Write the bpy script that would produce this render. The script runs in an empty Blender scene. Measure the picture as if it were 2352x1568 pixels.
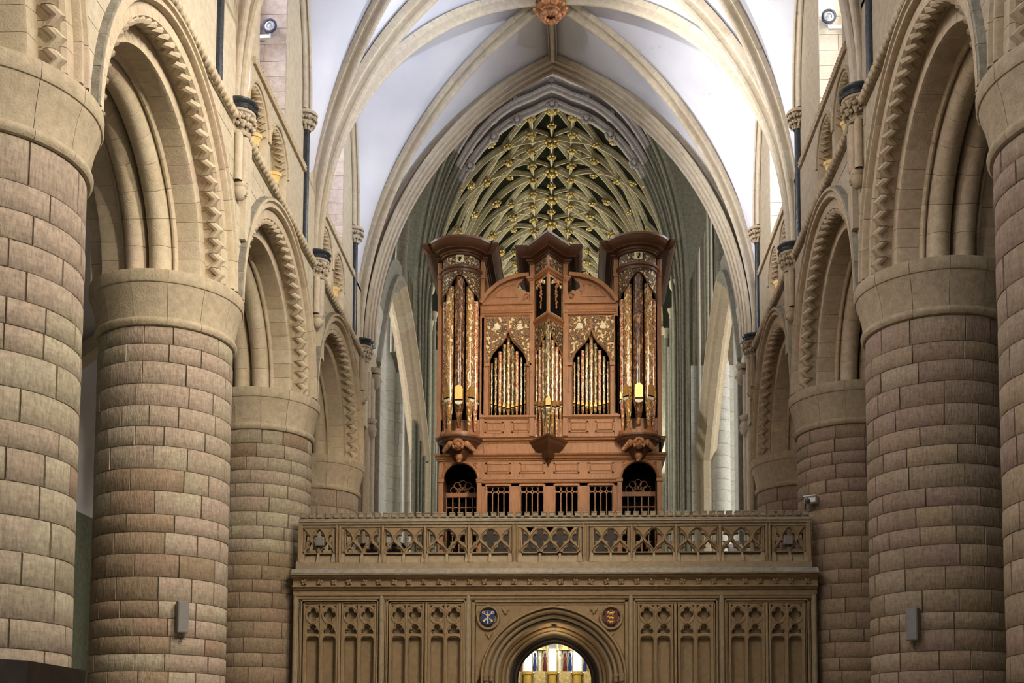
import bpy, bmesh, math, random
from mathutils import Vector, Matrix
rnd = random.Random(7)
PI = math.pi
sc = bpy.context.scene
COL = sc.collection
# ---------------------------------------------------------------- camera
CAM_X, EYE, YAW, PITCH, ROLL, FOC, PPX, PPY = 0.4846, 1.6, 0.0495, 0.0752, 0.0044, 2693.4, 1189.6, 1524.7
def cam_axes():
    cy, sy, cp, sp, cr, sr = math.cos(YAW), math.sin(YAW), math.cos(PITCH), math.sin(PITCH), math.cos(ROLL), math.sin(ROLL)
    f = Vector((-sy*cp, cy*cp, sp)); r = Vector((cy, sy, 0)); u = r.cross(f)
    return r*cr+u*sr, -r*sr+u*cr, f
cd = bpy.data.cameras.new('camera'); cam = bpy.data.objects.new('camera', cd); COL.objects.link(cam)
_r, _u, _f = cam_axes()
cam.matrix_world = Matrix(((_r.x, _u.x, -_f.x, CAM_X), (_r.y, _u.y, -_f.y, 0), (_r.z, _u.z, -_f.z, EYE), (0, 0, 0, 1)))
cd.sensor_width = 36; cd.lens = FOC*36/2352; cd.shift_x = (1176-PPX)/2352; cd.shift_y = (PPY-784)/2352
cd.clip_start = 0.5; cd.clip_end = 300
sc.camera = cam
# ---------------------------------------------------------------- light
sc.view_settings.view_transform = 'Standard'; sc.view_settings.look = 'None'
sc.view_settings.gamma = 1; sc.view_settings.use_curve_mapping = False; sc.view_settings.exposure = 0.12
wd = bpy.data.worlds.new('world'); sc.world = wd; wd.use_nodes = True
wd.node_tree.nodes['Background'].inputs[0].default_value = (1.0, 0.95, 0.87, 1)
wd.node_tree.nodes['Background'].inputs[1].default_value = 0.31
def area(name, loc, target, sx, sy, power, col):
    l = bpy.data.lights.new(name, 'AREA'); l.shape = 'RECTANGLE'; l.size = sx; l.size_y = sy; l.energy = power; l.color = col
    o = bpy.data.objects.new(name, l); COL.objects.link(o); o.location = loc
    o.rotation_euler = (Vector(target)-Vector(loc)).to_track_quat('-Z', 'Y').to_euler(); return o
def spot(name, loc, target, power, col, ang=40, blend=.6, rad=.15):
    l = bpy.data.lights.new(name, 'SPOT'); l.energy = power; l.color = col; l.spot_size = math.radians(ang); l.spot_blend = blend; l.shadow_soft_size = rad
    o = bpy.data.objects.new(name, l); COL.objects.link(o); o.location = loc
    o.rotation_euler = (Vector(target)-Vector(loc)).to_track_quat('-Z', 'Y').to_euler(); return o
try:
    cy_ = sc.cycles; cy_.max_bounces = 4; cy_.diffuse_bounces = 2; cy_.glossy_bounces = 2; cy_.transmission_bounces = 2; cy_.use_adaptive_sampling = True; cy_.adaptive_threshold = .12; cy_.adaptive_min_samples = 12
    cy_.caustics_reflective = False; cy_.caustics_refractive = False
except Exception: pass
COOL = (.80, .88, 1.0); WARM = (1.0, .78, .50); DAY = (1.0, .98, .93)
# daylight through the clerestory windows of each bay
for k, ym in enumerate((3.6, 9.2, 14.71, 20.24, 25.55)):
    area('clerestory_daylight', (-7.6, ym-.7, 16.2), (0, ym-.5, 11.5), 2.0, 3.6, 420, COOL)
    area('clerestory_daylight', (7.6, ym-.7, 16.2), (0, ym-.5, 11.5), 2.0, 3.6, 560, (.97, .97, 1.0))
# the transept and tower windows light the crossing from both sides
area('transept_daylight', (-15, 35.5, 11), (0, 35.5, 9), 7, 14, 1500, DAY)
area('transept_daylight', (15, 35.5, 11), (0, 35.5, 9), 7, 14, 1500, DAY)
# warm uplights added inside the choir to brighten its net vault
for y in (44.5, 50, 56, 62):
    for q in (-1, 1): area('choir_fill_uplight', (q*4.1-.4, y, 12.5), (-q*1.5-.5, y+.5, 24), 1.2, 2.5, 290, (1, .95, .78))
area('east_window_daylight', (-1, 76, 14), (-1, 40, 10), 9, 12, 900, (1, .98, .9))
# floodlights on vault and organ, plus unseen spots added to brighten vault and stonework
spot('vault_flood_and_fill', (-4.78, 19.7, 14.9), (4.3, 25.2, 15.6), 5600, (.97, .98, 1.0), 44, 1.0, .12)
spot('vault_flood_and_fill', (4.74, 19.7, 14.9), (-3.8, 25.0, 16.2), 2100, (.78, .87, 1.0), 48, 1.0, .12)
spot('vault_flood_and_fill', (-4.7, 14.1, 14.9), (3.6, 22.5, 17.0), 3700, (.97, .98, 1.0), 60, 1.0, .12)  # added spot in the nearer bay, unseen, brightens the vault
spot('vault_flood_and_fill', (4.7, 14.1, 14.9), (-3.6, 22.5, 17.0), 2700, (.80, .88, 1.0), 60, 1.0, .12)  # its added partner from the opposite wall
spot('organ_floodlight', (3.9, 13.0, 13.4), (-.5, 24.2, 9.2), 2600, (1.0, .80, .55), 26, .5, .12)
spot('organ_floodlight', (-3.9, 12.0, 13.4), (.6, 24.2, 9.4), 900, (1.0, .80, .55), 26, .5, .12)
for xx, tx, pw in ((4.3, -5.2, 3300), (-4.3, 5.2, 620)):
    for yy in (5.5, 11.0): spot('nave_fill_spot', (xx, yy, 13.2), (tx, yy+9, 6.0), pw, (1.0, .88, .70), 85, .9, .3)  # unseen spots added to light the columns and walls
    spot('screen_fill_spot', (xx, 16.5, 13.2), (-xx*.3, 22.3, 4.5), 380, (1.0, .86, .64), 50, .9, .2)  # unseen spot added to light the screen from above
# ---------------------------------------------------------------- mesh helpers
class MB:
    def __init__(s): s.v = []; s.f = []
    def add(s, vs, fs):
        o = len(s.v); s.v += [tuple(p) for p in vs]; s.f += [[i+o for i in f] for f in fs]; return s
    def box(s, x0, x1, y0, y1, z0, z1, b=0.0):
        if b <= 0:
            return s.add([(x0,y0,z0),(x1,y0,z0),(x1,y1,z0),(x0,y1,z0),(x0,y0,z1),(x1,y0,z1),(x1,y1,z1),(x0,y1,z1)],
                [(0,3,2,1),(4,5,6,7),(0,1,5,4),(1,2,6,5),(2,3,7,6),(3,0,4,7)])
        bm = bmesh.new(); bmesh.ops.create_cube(bm, size=1)
        for v in bm.verts: v.co = ((x0+x1)/2+v.co.x*(x1-x0), (y0+y1)/2+v.co.y*(y1-y0), (z0+z1)/2+v.co.z*(z1-z0))
        bmesh.ops.bevel(bm, geom=bm.edges[:], offset=b, segments=1, profile=.5, affect='EDGES')
        bm.verts.index_update()
        s.add([v.co[:] for v in bm.verts], [[v.index for v in f.verts] for f in bm.faces]); bm.free(); return s
    def sweep(s, prof, pts, frames, closed=True, caps=True, loop=False):
        """prof: (a,b) pairs; frames: (A,B) vectors per point"""
        n = len(prof); o = len(s.v)
        for p, (A, B) in zip(pts, frames):
            for a, b in prof: s.v.append(tuple(Vector(p)+A*a+B*b))
        m = len(pts); rng = range(m if loop else m-1)
        for i in rng:
            j = (i+1) % m
            for k in range(n if closed else n-1):
                l = (k+1) % n
                s.f.append([o+i*n+k, o+i*n+l, o+j*n+l, o+j*n+k])
        if caps and not loop and closed:
            s.f.append([o+k for k in range(n)][::-1]); s.f.append([o+(m-1)*n+k for k in range(n)])
        return s
    def planar(s, prof, pts, nrm, caps=True, loop=False):
        """sweep in a plane with normal nrm: prof a = along nrm x tangent, b = along nrm"""
        pts = [Vector(p) for p in pts]; nrm = Vector(nrm).normalized(); fr = []; m = len(pts)
        for i in range(m):
            if loop: t0 = (pts[i]-pts[i-1]).normalized(); t1 = (pts[(i+1) % m]-pts[i]).normalized()
            else:
                t0 = (pts[i]-pts[max(i-1, 0)]); t1 = (pts[min(i+1, m-1)]-pts[i])
                t0 = t0.normalized() if t0.length > 1e-9 else t1.normalized(); t1 = t1.normalized() if t1.length > 1e-9 else t0
            t = (t0+t1); t = t.normalized() if t.length > 1e-6 else t0
            A = nrm.cross(t); c = max(t.dot(t0), .35); fr.append((A/c, nrm))
        return s.sweep(prof, pts, fr, caps=caps, loop=loop)
    def tube(s, pts, r, n=8, caps=True):
        pts = [Vector(p) for p in pts]; fr = []; m = len(pts)
        rr = r if isinstance(r, (list, tuple)) else [r]*m
        t = (pts[1]-pts[0]).normalized(); ref = Vector((0, 0, 1)) if abs(t.z) < .9 else Vector((1, 0, 0))
        A = t.cross(ref).normalized()
        for i in range(m):
            t = (pts[min(i+1, m-1)]-pts[max(i-1, 0)]).normalized()
            A = (A-t*A.dot(t)).normalized(); B = t.cross(A); fr.append((A*rr[i], B*rr[i]))
        pr = [(math.cos(2*PI*k/n), math.sin(2*PI*k/n)) for k in range(n)]
        return s.sweep(pr, pts, fr, caps=caps)
    def lathe(s, prof, n=24, a0=0, a1=2*PI, cx=0, cy=0, cz=0, close_ends=False):
        full = abs(a1-a0-2*PI) < 1e-6; m = n if full else n+1; o = len(s.v); k = len(prof)
        for i in range(m):
            a = a0+(a1-a0)*i/n
            for r, z in prof: s.v.append((cx+r*math.cos(a), cy+r*math.sin(a), cz+z))
        for i in range(n):
            j = (i+1) % m
            for q in range(k-1): s.f.append([o+i*k+q, o+j*k+q, o+j*k+q+1, o+i*k+q+1])
        if close_ends and not full:
            s.f.append([o+q for q in range(k)]); s.f.append([o+n*k+q for q in range(k)][::-1])
        return s
    def prism(s, poly, d0, d1, fn):
        """poly 2D (convex or simple), extruded between d0 and d1; fn(a,b,d)->xyz"""
        n = len(poly); o = len(s.v)
        s.v += [tuple(fn(a, b, d0)) for a, b in poly]+[tuple(fn(a, b, d1)) for a, b in poly]
        s.f.append([o+i for i in range(n)]); s.f.append([o+n+i for i in range(n)][::-1])
        for i in range(n): j = (i+1) % n; s.f.append([o+i, o+n+i, o+n+j, o+j])
        return s
    def ball(s, c, r, nu=10, nv=6, sc3=(1, 1, 1)):
        prof = [(max(math.sin(PI*i/nv), 1e-4)*r, -math.cos(PI*i/nv)*r) for i in range(nv+1)]
        o = len(s.v); s.lathe(prof, nu)
        for i in range(o, len(s.v)):
            x, y, z = s.v[i]; s.v[i] = (c[0]+x*sc3[0], c[1]+y*sc3[1], c[2]+z*sc3[2])
        return s
    def xf(s, M):
        s.v = [tuple(M @ Vector(p)) for p in s.v]; return s
    def mesh(s, name, mat, smooth=None):
        me = bpy.data.meshes.new(name); me.from_pydata(s.v, [], s.f); me.update()
        bm = bmesh.new(); bm.from_mesh(me); bmesh.ops.recalc_face_normals(bm, faces=bm.faces[:]); bm.to_mesh(me); bm.free()
        me.materials.append(mat)
        if smooth: me.shade_smooth(); me.set_sharp_from_angle(angle=math.radians(smooth))
        return me
def link(name, me, parent=None, loc=(0, 0, 0), rot=(0, 0, 0), scale=(1, 1, 1)):
    o = bpy.data.objects.new(name, me); COL.objects.link(o)
    o.location = loc; o.rotation_euler = rot; o.scale = scale
    if parent: o.parent = parent
    return o
def part(name, mb, mat, parent, smooth=None, **k): return link(name, mb.mesh(name, mat, smooth), parent, **k)
def tag(o, label, cat=None, group=None, kind=None):
    o['label'] = label
    if cat: o['category'] = cat
    if group: o['group'] = group
    if kind: o['kind'] = kind
    return o
def thing(name, label, cat, loc=(0, 0, 0), rz=0, group=None):
    return tag(link(name, None, None, loc, (0, 0, rz)), label, cat, group, 'thing')
def structure(name, label, mb=None, mat=None, smooth=None, **k):
    o = link(name, mb.mesh(name, mat, smooth) if mb else None, None, **k); o['kind'] = 'structure'; o['label'] = label; return o
def holed(name, outers, holes, depth, bevel, mat, res=1):
    """plate with holes in the XZ plane (thickness along y, centred), from 2D curves"""
    cu = bpy.data.curves.new(name, 'CURVE'); cu.dimensions = '2D'; cu.fill_mode = 'BOTH'; cu.extrude = max(depth/2-bevel, 0); cu.bevel_depth = bevel; cu.bevel_resolution = 0; cu.offset = -bevel
    def area2(pl): return sum(pl[i-1][0]*pl[i][1]-pl[i][0]*pl[i-1][1] for i in range(len(pl)))
    outers = [pl if area2(pl) > 0 else pl[::-1] for pl in outers]; holes = [pl if area2(pl) < 0 else pl[::-1] for pl in holes]
    for pl in outers+holes:
        sp = cu.splines.new('POLY'); sp.points.add(len(pl)-1); sp.use_cyclic_u = True
        for q, (a, b) in zip(sp.points, pl): q.co = (a, b, 0, 1)
    o = bpy.data.objects.new(name, cu); COL.objects.link(o)
    dg = bpy.context.evaluated_depsgraph_get(); me = bpy.data.meshes.new_from_object(o.evaluated_get(dg))
    bpy.data.objects.remove(o); bpy.data.curves.remove(cu)
    me.transform(Matrix.Rotation(PI/2, 4, 'X')); me.name = name
    me.materials.clear(); me.materials.append(mat); return me
def arcp(cx, cz, r, a0, a1, n): return [(cx+r*math.cos(a0+(a1-a0)*i/n), cz+r*math.sin(a0+(a1-a0)*i/n)) for i in range(n+1)]
def pointed(w, h0, ap, n=14):
    """half pointed arch (x from -w at h0 to 0 at ap), tangent vertical at springing; returns (s in 0..1 along w, z)"""
    h = ap-h0; out = []
    if h >= w:
        R = (h*h+w*w)/(2*w); a = math.asin(h/R)
        for i in range(n+1): t = a*i/n; out.append(((R-R*math.cos(t))/w, h0+R*math.sin(t)))
    else:
        for i in range(n+1): t = PI/2*i/n; out.append((1-math.cos(t), h0+h*math.sin(t)))
    return out
# ---------------------------------------------------------------- materials
def newmat(name):
    m = bpy.data.materials.new(name); m.use_nodes = True; nt = m.node_tree
    return m, nt, nt.nodes['Principled BSDF']
def N(nt, t, **k):
    n = nt.nodes.new(t)
    for a, b in k.items():
        if a.startswith('i_'): n.inputs[a[2:].replace('_', ' ')].default_value = b
        else: setattr(n, a, b)
    return n
def ramp(nt, stops, interp='LINEAR'):
    r = nt.nodes.new('ShaderNodeValToRGB'); e = r.color_ramp; e.interpolation = interp
    while len(e.elements) < len(stops): e.elements.new(.5)
    for q, (p, c) in zip(e.elements, stops): q.position = p; q.color = (*c, 1) if len(c) == 3 else c
    return r
def coords(nt, rand=True):
    tc = N(nt, 'ShaderNodeTexCoord')
    if not rand: return tc.outputs['Object'], None
    oi = N(nt, 'ShaderNodeObjectInfo'); ml = N(nt, 'ShaderNodeMath', operation='MULTIPLY'); ml.inputs[1].default_value = 37.0
    nt.links.new(oi.outputs['Random'], ml.inputs[0])
    va = N(nt, 'ShaderNodeVectorMath', operation='ADD'); nt.links.new(tc.outputs['Object'], va.inputs[0]); nt.links.new(ml.outputs[0], va.inputs[1])
    return va.outputs[0], oi.outputs['Random']
def mixc(nt, blend, fac, a, b):
    m = N(nt, 'ShaderNodeMix', data_type='RGBA', blend_type=blend)
    for sock, val in ((m.inputs[0], fac), (m.inputs[6], a), (m.inputs[7], b)):
        if hasattr(val, 'is_linked') or isinstance(val, bpy.types.NodeSocket): nt.links.new(val, sock)
        else: sock.default_value = (*val, 1) if isinstance(val, tuple) and len(val) == 3 else val
    return m.outputs[2]
def stone(name, cols, bump=.25, nscale=9.0, vary=.28, rough=.9, tool=0.0, pits=.5, patch=None):
    m, nt, b = newmat(name); L = nt.links.new; co, rd = coords(nt)
    n = len(cols); r = ramp(nt, [((i+.0)/max(n-1, 1), c) for i, c in enumerate(cols)]); L(rd, r.inputs[0])
    n1 = N(nt, 'ShaderNodeTexNoise', i_Scale=nscale, i_Detail=4.0, i_Roughness=.62); L(co, n1.inputs['Vector'])
    g = ramp(nt, [(.25, (1-vary,)*3), (.75, (1+vary*.5,)*3)]); L(n1.outputs[0], g.inputs[0])
    base = r.outputs[0]
    if patch:                                             # broad irregular patches of another stone colour running across the joints
        ge = N(nt, 'ShaderNodeNewGeometry'); n4 = N(nt, 'ShaderNodeTexNoise', i_Scale=.75, i_Detail=3.0); L(ge.outputs['Position'], n4.inputs['Vector'])
        g4 = ramp(nt, [(.44, (0, 0, 0)), (.58, (.8, .8, .8))]); L(n4.outputs[0], g4.inputs[0]); base = mixc(nt, 'MIX', g4.outputs[0], base, patch)
    c = mixc(nt, 'MULTIPLY', 1.0, base, g.outputs[0])
    n2 = N(nt, 'ShaderNodeTexNoise', i_Scale=nscale*4.5, i_Detail=1.5); L(co, n2.inputs['Vector'])
    p = ramp(nt, [(.66, (0, 0, 0)), (.74, (1, 1, 1))]); L(n2.outputs[0], p.inputs[0])
    pm = N(nt, 'ShaderNodeMath', operation='MULTIPLY'); L(p.outputs[0], pm.inputs[0]); pm.inputs[1].default_value = pits
    c = mixc(nt, 'MIX', pm.outputs[0], c, tuple(x*.42 for x in cols[0]))
    if tool > 0:
        mp = N(nt, 'ShaderNodeMapping'); mp.inputs['Scale'].default_value = (1, 1, .10); L(co, mp.inputs[0])
        n3 = N(nt, 'ShaderNodeTexNoise', i_Scale=30.0, i_Detail=2.0, i_Roughness=.7); L(mp.outputs[0], n3.inputs['Vector'])
        g3 = ramp(nt, [(.30, (.66, .64, .62)), (.52, (1, 1, 1)), (.72, (1.22, 1.2, 1.18))]); L(n3.outputs[0], g3.inputs[0]); c = mixc(nt, 'MULTIPLY', .75, c, g3.outputs[0])
    L(c, b.inputs['Base Color']); b.inputs['Roughness'].default_value = rough
    try: b.inputs['Specular IOR Level'].default_value = .25
    except Exception: pass
    bp = N(nt, 'ShaderNodeBump', i_Strength=bump, i_Distance=.02); h = n2.outputs[0]
    if tool > 0: h = n3.outputs[0]
    L(h, bp.inputs['Height']); L(bp.outputs[0], b.inputs['Normal']); return m
def plain(name, col, rough=.6, metal=0.0, bump=0, nscale=20., vary=.15, spec=.4, coat=0):
    m, nt, b = newmat(name); L = nt.links.new; co, rd = coords(nt)
    n1 = N(nt, 'ShaderNodeTexNoise', i_Scale=nscale, i_Detail=5.0); L(co, n1.inputs['Vector'])
    g = ramp(nt, [(.3, tuple(c*(1-vary) for c in col)), (.7, tuple(min(c*(1+vary), 1) for c in col))]); L(n1.outputs[0], g.inputs[0])
    L(g.outputs[0], b.inputs['Base Color']); b.inputs['Roughness'].default_value = rough; b.inputs['Metallic'].default_value = metal
    b.inputs['Specular IOR Level'].default_value = spec
    if bump:
        bp = N(nt, 'ShaderNodeBump', i_Strength=bump, i_Distance=.01); L(n1.outputs[0], bp.inputs['Height']); L(bp.outputs[0], b.inputs['Normal'])
    return m
def glow(name, col, s):
    m, nt, b = newmat(name); b.inputs['Base Color'].default_value = (*col, 1); b.inputs['Emission Color'].default_value = (*col, 1); b.inputs['Emission Strength'].default_value = s; return m
M = {}
M['column'] = stone('column_stone', [(.355,.295,.198),(.45,.38,.262),(.395,.315,.222),(.34,.285,.187),(.48,.405,.283),(.38,.32,.215),(.43,.36,.244),(.375,.285,.207)], bump=.5, tool=.35, patch=(.395,.295,.222))
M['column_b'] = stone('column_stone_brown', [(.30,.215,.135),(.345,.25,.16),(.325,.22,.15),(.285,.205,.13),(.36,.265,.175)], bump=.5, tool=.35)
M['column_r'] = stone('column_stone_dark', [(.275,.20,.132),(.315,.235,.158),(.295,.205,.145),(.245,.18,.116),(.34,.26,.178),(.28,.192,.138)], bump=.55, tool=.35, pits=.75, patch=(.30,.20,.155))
M['mortar'] = stone('mortar', [(.27,.215,.145),(.31,.25,.175)], bump=.5, pits=.7)
M['arch'] = stone('arch_stone', [(.60,.49,.335),(.55,.445,.30),(.63,.525,.37),(.56,.43,.31)], bump=.3, vary=.2, pits=.35)
M['arch_r'] = stone('arch_stone_dark', [(.46,.355,.235),(.42,.32,.21),(.48,.37,.25),(.44,.32,.22)], bump=.35, vary=.25, pits=.45)  # darker, browner arch stone for the right-hand side
M['capital'] = stone('capital_stone', [(.50,.405,.275),(.46,.37,.245),(.53,.43,.30)], bump=.35, vary=.25, pits=.45)
M['capital_r'] = stone('capital_stone_dark', [(.39,.30,.20),(.36,.275,.18),(.42,.325,.22)], bump=.4, vary=.28, pits=.5)  # darker capital tone, right side
M['wall'] = stone('wall_ashlar', [(.60,.51,.37),(.56,.475,.34),(.63,.54,.40)], bump=.3, vary=.22, pits=.4)
M['wall_r'] = stone('wall_ashlar_dark', [(.43,.345,.245),(.39,.31,.215),(.46,.37,.265)], bump=.35, vary=.25, pits=.5)  # darker ashlar tone, right side
M['ashlar_pink'] = stone('clerestory_ashlar', [(.55,.44,.38),(.50,.40,.36),(.60,.50,.43),(.47,.37,.33)], bump=.4, vary=.28, pits=.45)
M['ashlar_white'] = stone('clerestory_white_ashlar', [(.74,.67,.55),(.70,.62,.50),(.77,.71,.60)], bump=.3, vary=.15, pits=.3)
M['rib'] = stone('rib_stone', [(.56,.46,.33),(.52,.43,.32),(.59,.50,.37),(.53,.44,.35)], bump=.25, vary=.22, pits=.4)
M['pale'] = stone('pale_stone', [(.66,.63,.55),(.62,.60,.53),(.70,.67,.60)], bump=.3, vary=.18, pits=.3)
M['olive'] = stone('olive_stone', [(.44,.42,.31),(.49,.47,.36),(.40,.38,.28)], bump=.35, vary=.35, pits=.5)
M['screen'] = stone('screen_stone', [(.30,.205,.112),(.33,.23,.13),(.28,.192,.107)], bump=.3, vary=.25, pits=.35)
M['screen_pale'] = stone('screen_stone_pale', [(.325,.245,.155),(.345,.265,.172)], bump=.3, vary=.25, pits=.4)
M['lichen'] = stone('grimy_top_stone', [(.30,.27,.225),(.33,.295,.25)], bump=.4, vary=.35, pits=.7)
M['black'] = plain('dark_marble', (.022,.026,.032), rough=.25, vary=.4, spec=.6)
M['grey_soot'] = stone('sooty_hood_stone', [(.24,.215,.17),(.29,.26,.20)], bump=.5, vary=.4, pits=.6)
# ================================================================ NAVE
A, W, ZC, BAY = 5.86, 4.82, 8.62, 5.53
CY = [6.42, 11.95, 17.48, 23.01, 28.10]
M['mortar_pale'] = stone('pale_mortar', [(.24,.19,.13),(.27,.22,.15)], bump=.4, pits=.6)
def plaster():
    m, nt, b = newmat('white_plaster'); L = nt.links.new; co, rd = coords(nt, False)
    n1 = N(nt, 'ShaderNodeTexNoise', i_Scale=.55, i_Detail=4.0); L(co, n1.inputs['Vector'])
    g = ramp(nt, [(.3, (.61,.60,.665)), (.7, (.76,.75,.79))]); L(n1.outputs[0], g.inputs[0])
    n2 = N(nt, 'ShaderNodeTexNoise', i_Scale=11.0, i_Detail=8.0, i_Roughness=.75); L(co, n2.inputs['Vector'])
    n3 = N(nt, 'ShaderNodeTexNoise', i_Scale=.8, i_Detail=2.0); L(co, n3.inputs['Vector'])
    ml = N(nt, 'ShaderNodeMath', operation='MULTIPLY'); L(n2.outputs[0], ml.inputs[0]); L(n3.outputs[0], ml.inputs[1])
    p = ramp(nt, [(.385, (0, 0, 0)), (.44, (.5, .5, .5))]); L(ml.outputs[0], p.inputs[0])
    c = mixc(nt, 'MIX', p.outputs[0], g.outputs[0], (.36, .35, .33))
    L(c, b.inputs['Base Color']); b.inputs['Roughness'].default_value = .95; b.inputs['Specular IOR Level'].default_value = .15
    bp = N(nt, 'ShaderNodeBump', i_Strength=.15, i_Distance=.03); L(n1.outputs[0], bp.inputs['Height']); L(bp.outputs[0], b.inputs['Normal']); return m
M['plaster'] = plaster()
M['floor'] = stone('floor_paving', [(.34,.29,.22),(.38,.33,.26)], bump=.1, vary=.2)
fl = MB().box(-14, 14, -6, 80, -.3, 0); structure('floor', 'pale stone floor of the nave', fl, M['floor'])
# ---- columns
def arc_stone(units, mat, tot=90, rad=1.0, th=.10, gap=.006, bev=.008):
    a = 2*PI*units/tot/2-gap/2; n = max(2, units//2); bz = .03
    mb = MB(); rows = []
    def ring(r, aa, z): rows.append(len(mb.v)); mb.v.extend((r*math.cos(-aa+2*aa*i/n), r*math.sin(-aa+2*aa*i/n), z) for i in range(n+1))
    ba = a-bev/rad
    ring(rad-th, a, 0); ring(rad-bev, a, 0); ring(rad, ba, bz); ring(rad, ba, 1-bz); ring(rad-bev, a, 1); ring(rad-th, a, 1)
    for q in range(5):
        for i in range(n): mb.f.append([rows[q]+i, rows[q]+i+1, rows[q+1]+i+1, rows[q+1]+i])
    for i in (0, n): mb.f.append([rows[q]+i for q in range(6)])
    return mb.mesh('stone', mat, 25)
_arc = {}
def arc_mesh(u, mk):
    if (u, mk) not in _arc: _arc[(u, mk)] = arc_stone(u, M[mk])
    return _arc[(u, mk)]
def split(total, lo, hi):
    out = []; left = total
    while left > hi:
        k = rnd.randint(lo, hi)
        if left-k < lo: k = left-lo
        out.append(k); left -= k
    if left >= lo: out.append(left)
    else: out[-1] += left
    rnd.shuffle(out); return out
CAPP = [(1.0,-.80),(1.035,-.79),(1.062,-.755),(1.066,-.72),(1.05,-.685),(1.02,-.67),(1.03,-.60),(1.055,-.45),(1.09,-.31),(1.125,-.215),(1.13,-.19),(1.145,-.185),(1.158,-.16),(1.16,-.03),(1.152,0),(.5,0)]
def cap_piece(mk, nseg):
    a = PI/nseg-.003; mb = MB().lathe(CAPP, 5, -a, a, close_ends=False)
    n = len(CAPP); mb.f.append(list(range(n))); mb.f.append([5*n+i for i in range(n)]); return mb.mesh('capital_block', M[mk], 35)
_caps = {(mk, ns): cap_piece(mk, ns) for mk, ns in (('capital', 11), ('capital', 13), ('capital_r', 11), ('capital_r', 13))}
def column(side, Y, zlow, mk, ck, label, brown=0, ch=(.25, .35), stain=(0, 0, 0)):
    t = thing('nave_column', label, 'column', (side*A, Y, 0), 0, 'round nave columns')
    part('shaft_core', MB().lathe([(.982, 0), (.982, ZC-.75)], 48), M['mortar'], t, 40)
    part('lower_shaft', MB().lathe([(1.12, 0), (1.12, .3), (1.0, .45), (1.0, zlow), (.9, zlow)], 48), M[mk], t, 40)
    z = zlow; top = ZC-.80
    while z < top-.05:
        h = rnd.uniform(*ch)
        if top-z-h < ch[0]: h = top-z if top-z < ch[1]*1.3 else (top-z)/2
        a = rnd.uniform(0, 2*PI)
        for u in split(90, 6, 11):
            a += PI*u/90
            phi = math.atan2(math.cos(a), -math.sin(a)); inb = z+rnd.uniform(-.25, .25) < stain[0] and stain[1] < phi < stain[2]
            k = 'column_b' if rnd.random() < (.88 if inb else brown) else mk
            s = 1+rnd.uniform(-.004, .006)
            link('stone', arc_mesh(u, k), t, (0, 0, z+.003), (0, 0, a), (s, s, h-.006)); a += PI*u/90
        z += h
    ns = 11 if rnd.random() < .5 else 13; a = rnd.uniform(0, 6)
    part('capital_core', MB().lathe([(r-.012, zz) for r, zz in CAPP[:-1]]+[(.0, -.012)], 40, cz=ZC), M['mortar_pale'], t, 40)
    for i in range(ns): link('capital_block', _caps[(ck, ns)], t, (0, 0, ZC), (0, 0, a+2*PI*i/ns))
    return t
column(-1, CY[1], 2.0, 'column', 'capital', 'massive round stone column at the left edge of the picture, behind the dark wooden canopy', .05, (.27, .37))
column(-1, CY[2], 2.2, 'column', 'capital', 'round stone column carrying a slim grey loudspeaker, on the left', .04, (.24, .35), (5.5, -2.2, .30))
column(-1, CY[3], 2.6, 'column', 'capital', 'round stone column standing against the left end of the carved screen', .08, (.24, .32), (5.4, -3, 3))
column(-1, CY[4], 6.0, 'column', 'capital', 'farthest round column on the left, rising behind the screen parapet', 0)
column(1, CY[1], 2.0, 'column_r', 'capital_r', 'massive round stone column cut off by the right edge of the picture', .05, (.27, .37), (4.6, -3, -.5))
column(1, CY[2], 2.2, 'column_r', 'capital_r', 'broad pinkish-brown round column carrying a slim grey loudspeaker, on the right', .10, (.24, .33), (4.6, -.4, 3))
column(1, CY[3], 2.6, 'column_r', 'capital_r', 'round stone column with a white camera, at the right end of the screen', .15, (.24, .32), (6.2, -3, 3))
column(1, CY[4], 6.0, 'column_r', 'capital_r', 'farthest round column on the right, rising behind the screen parapet', 0)
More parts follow.
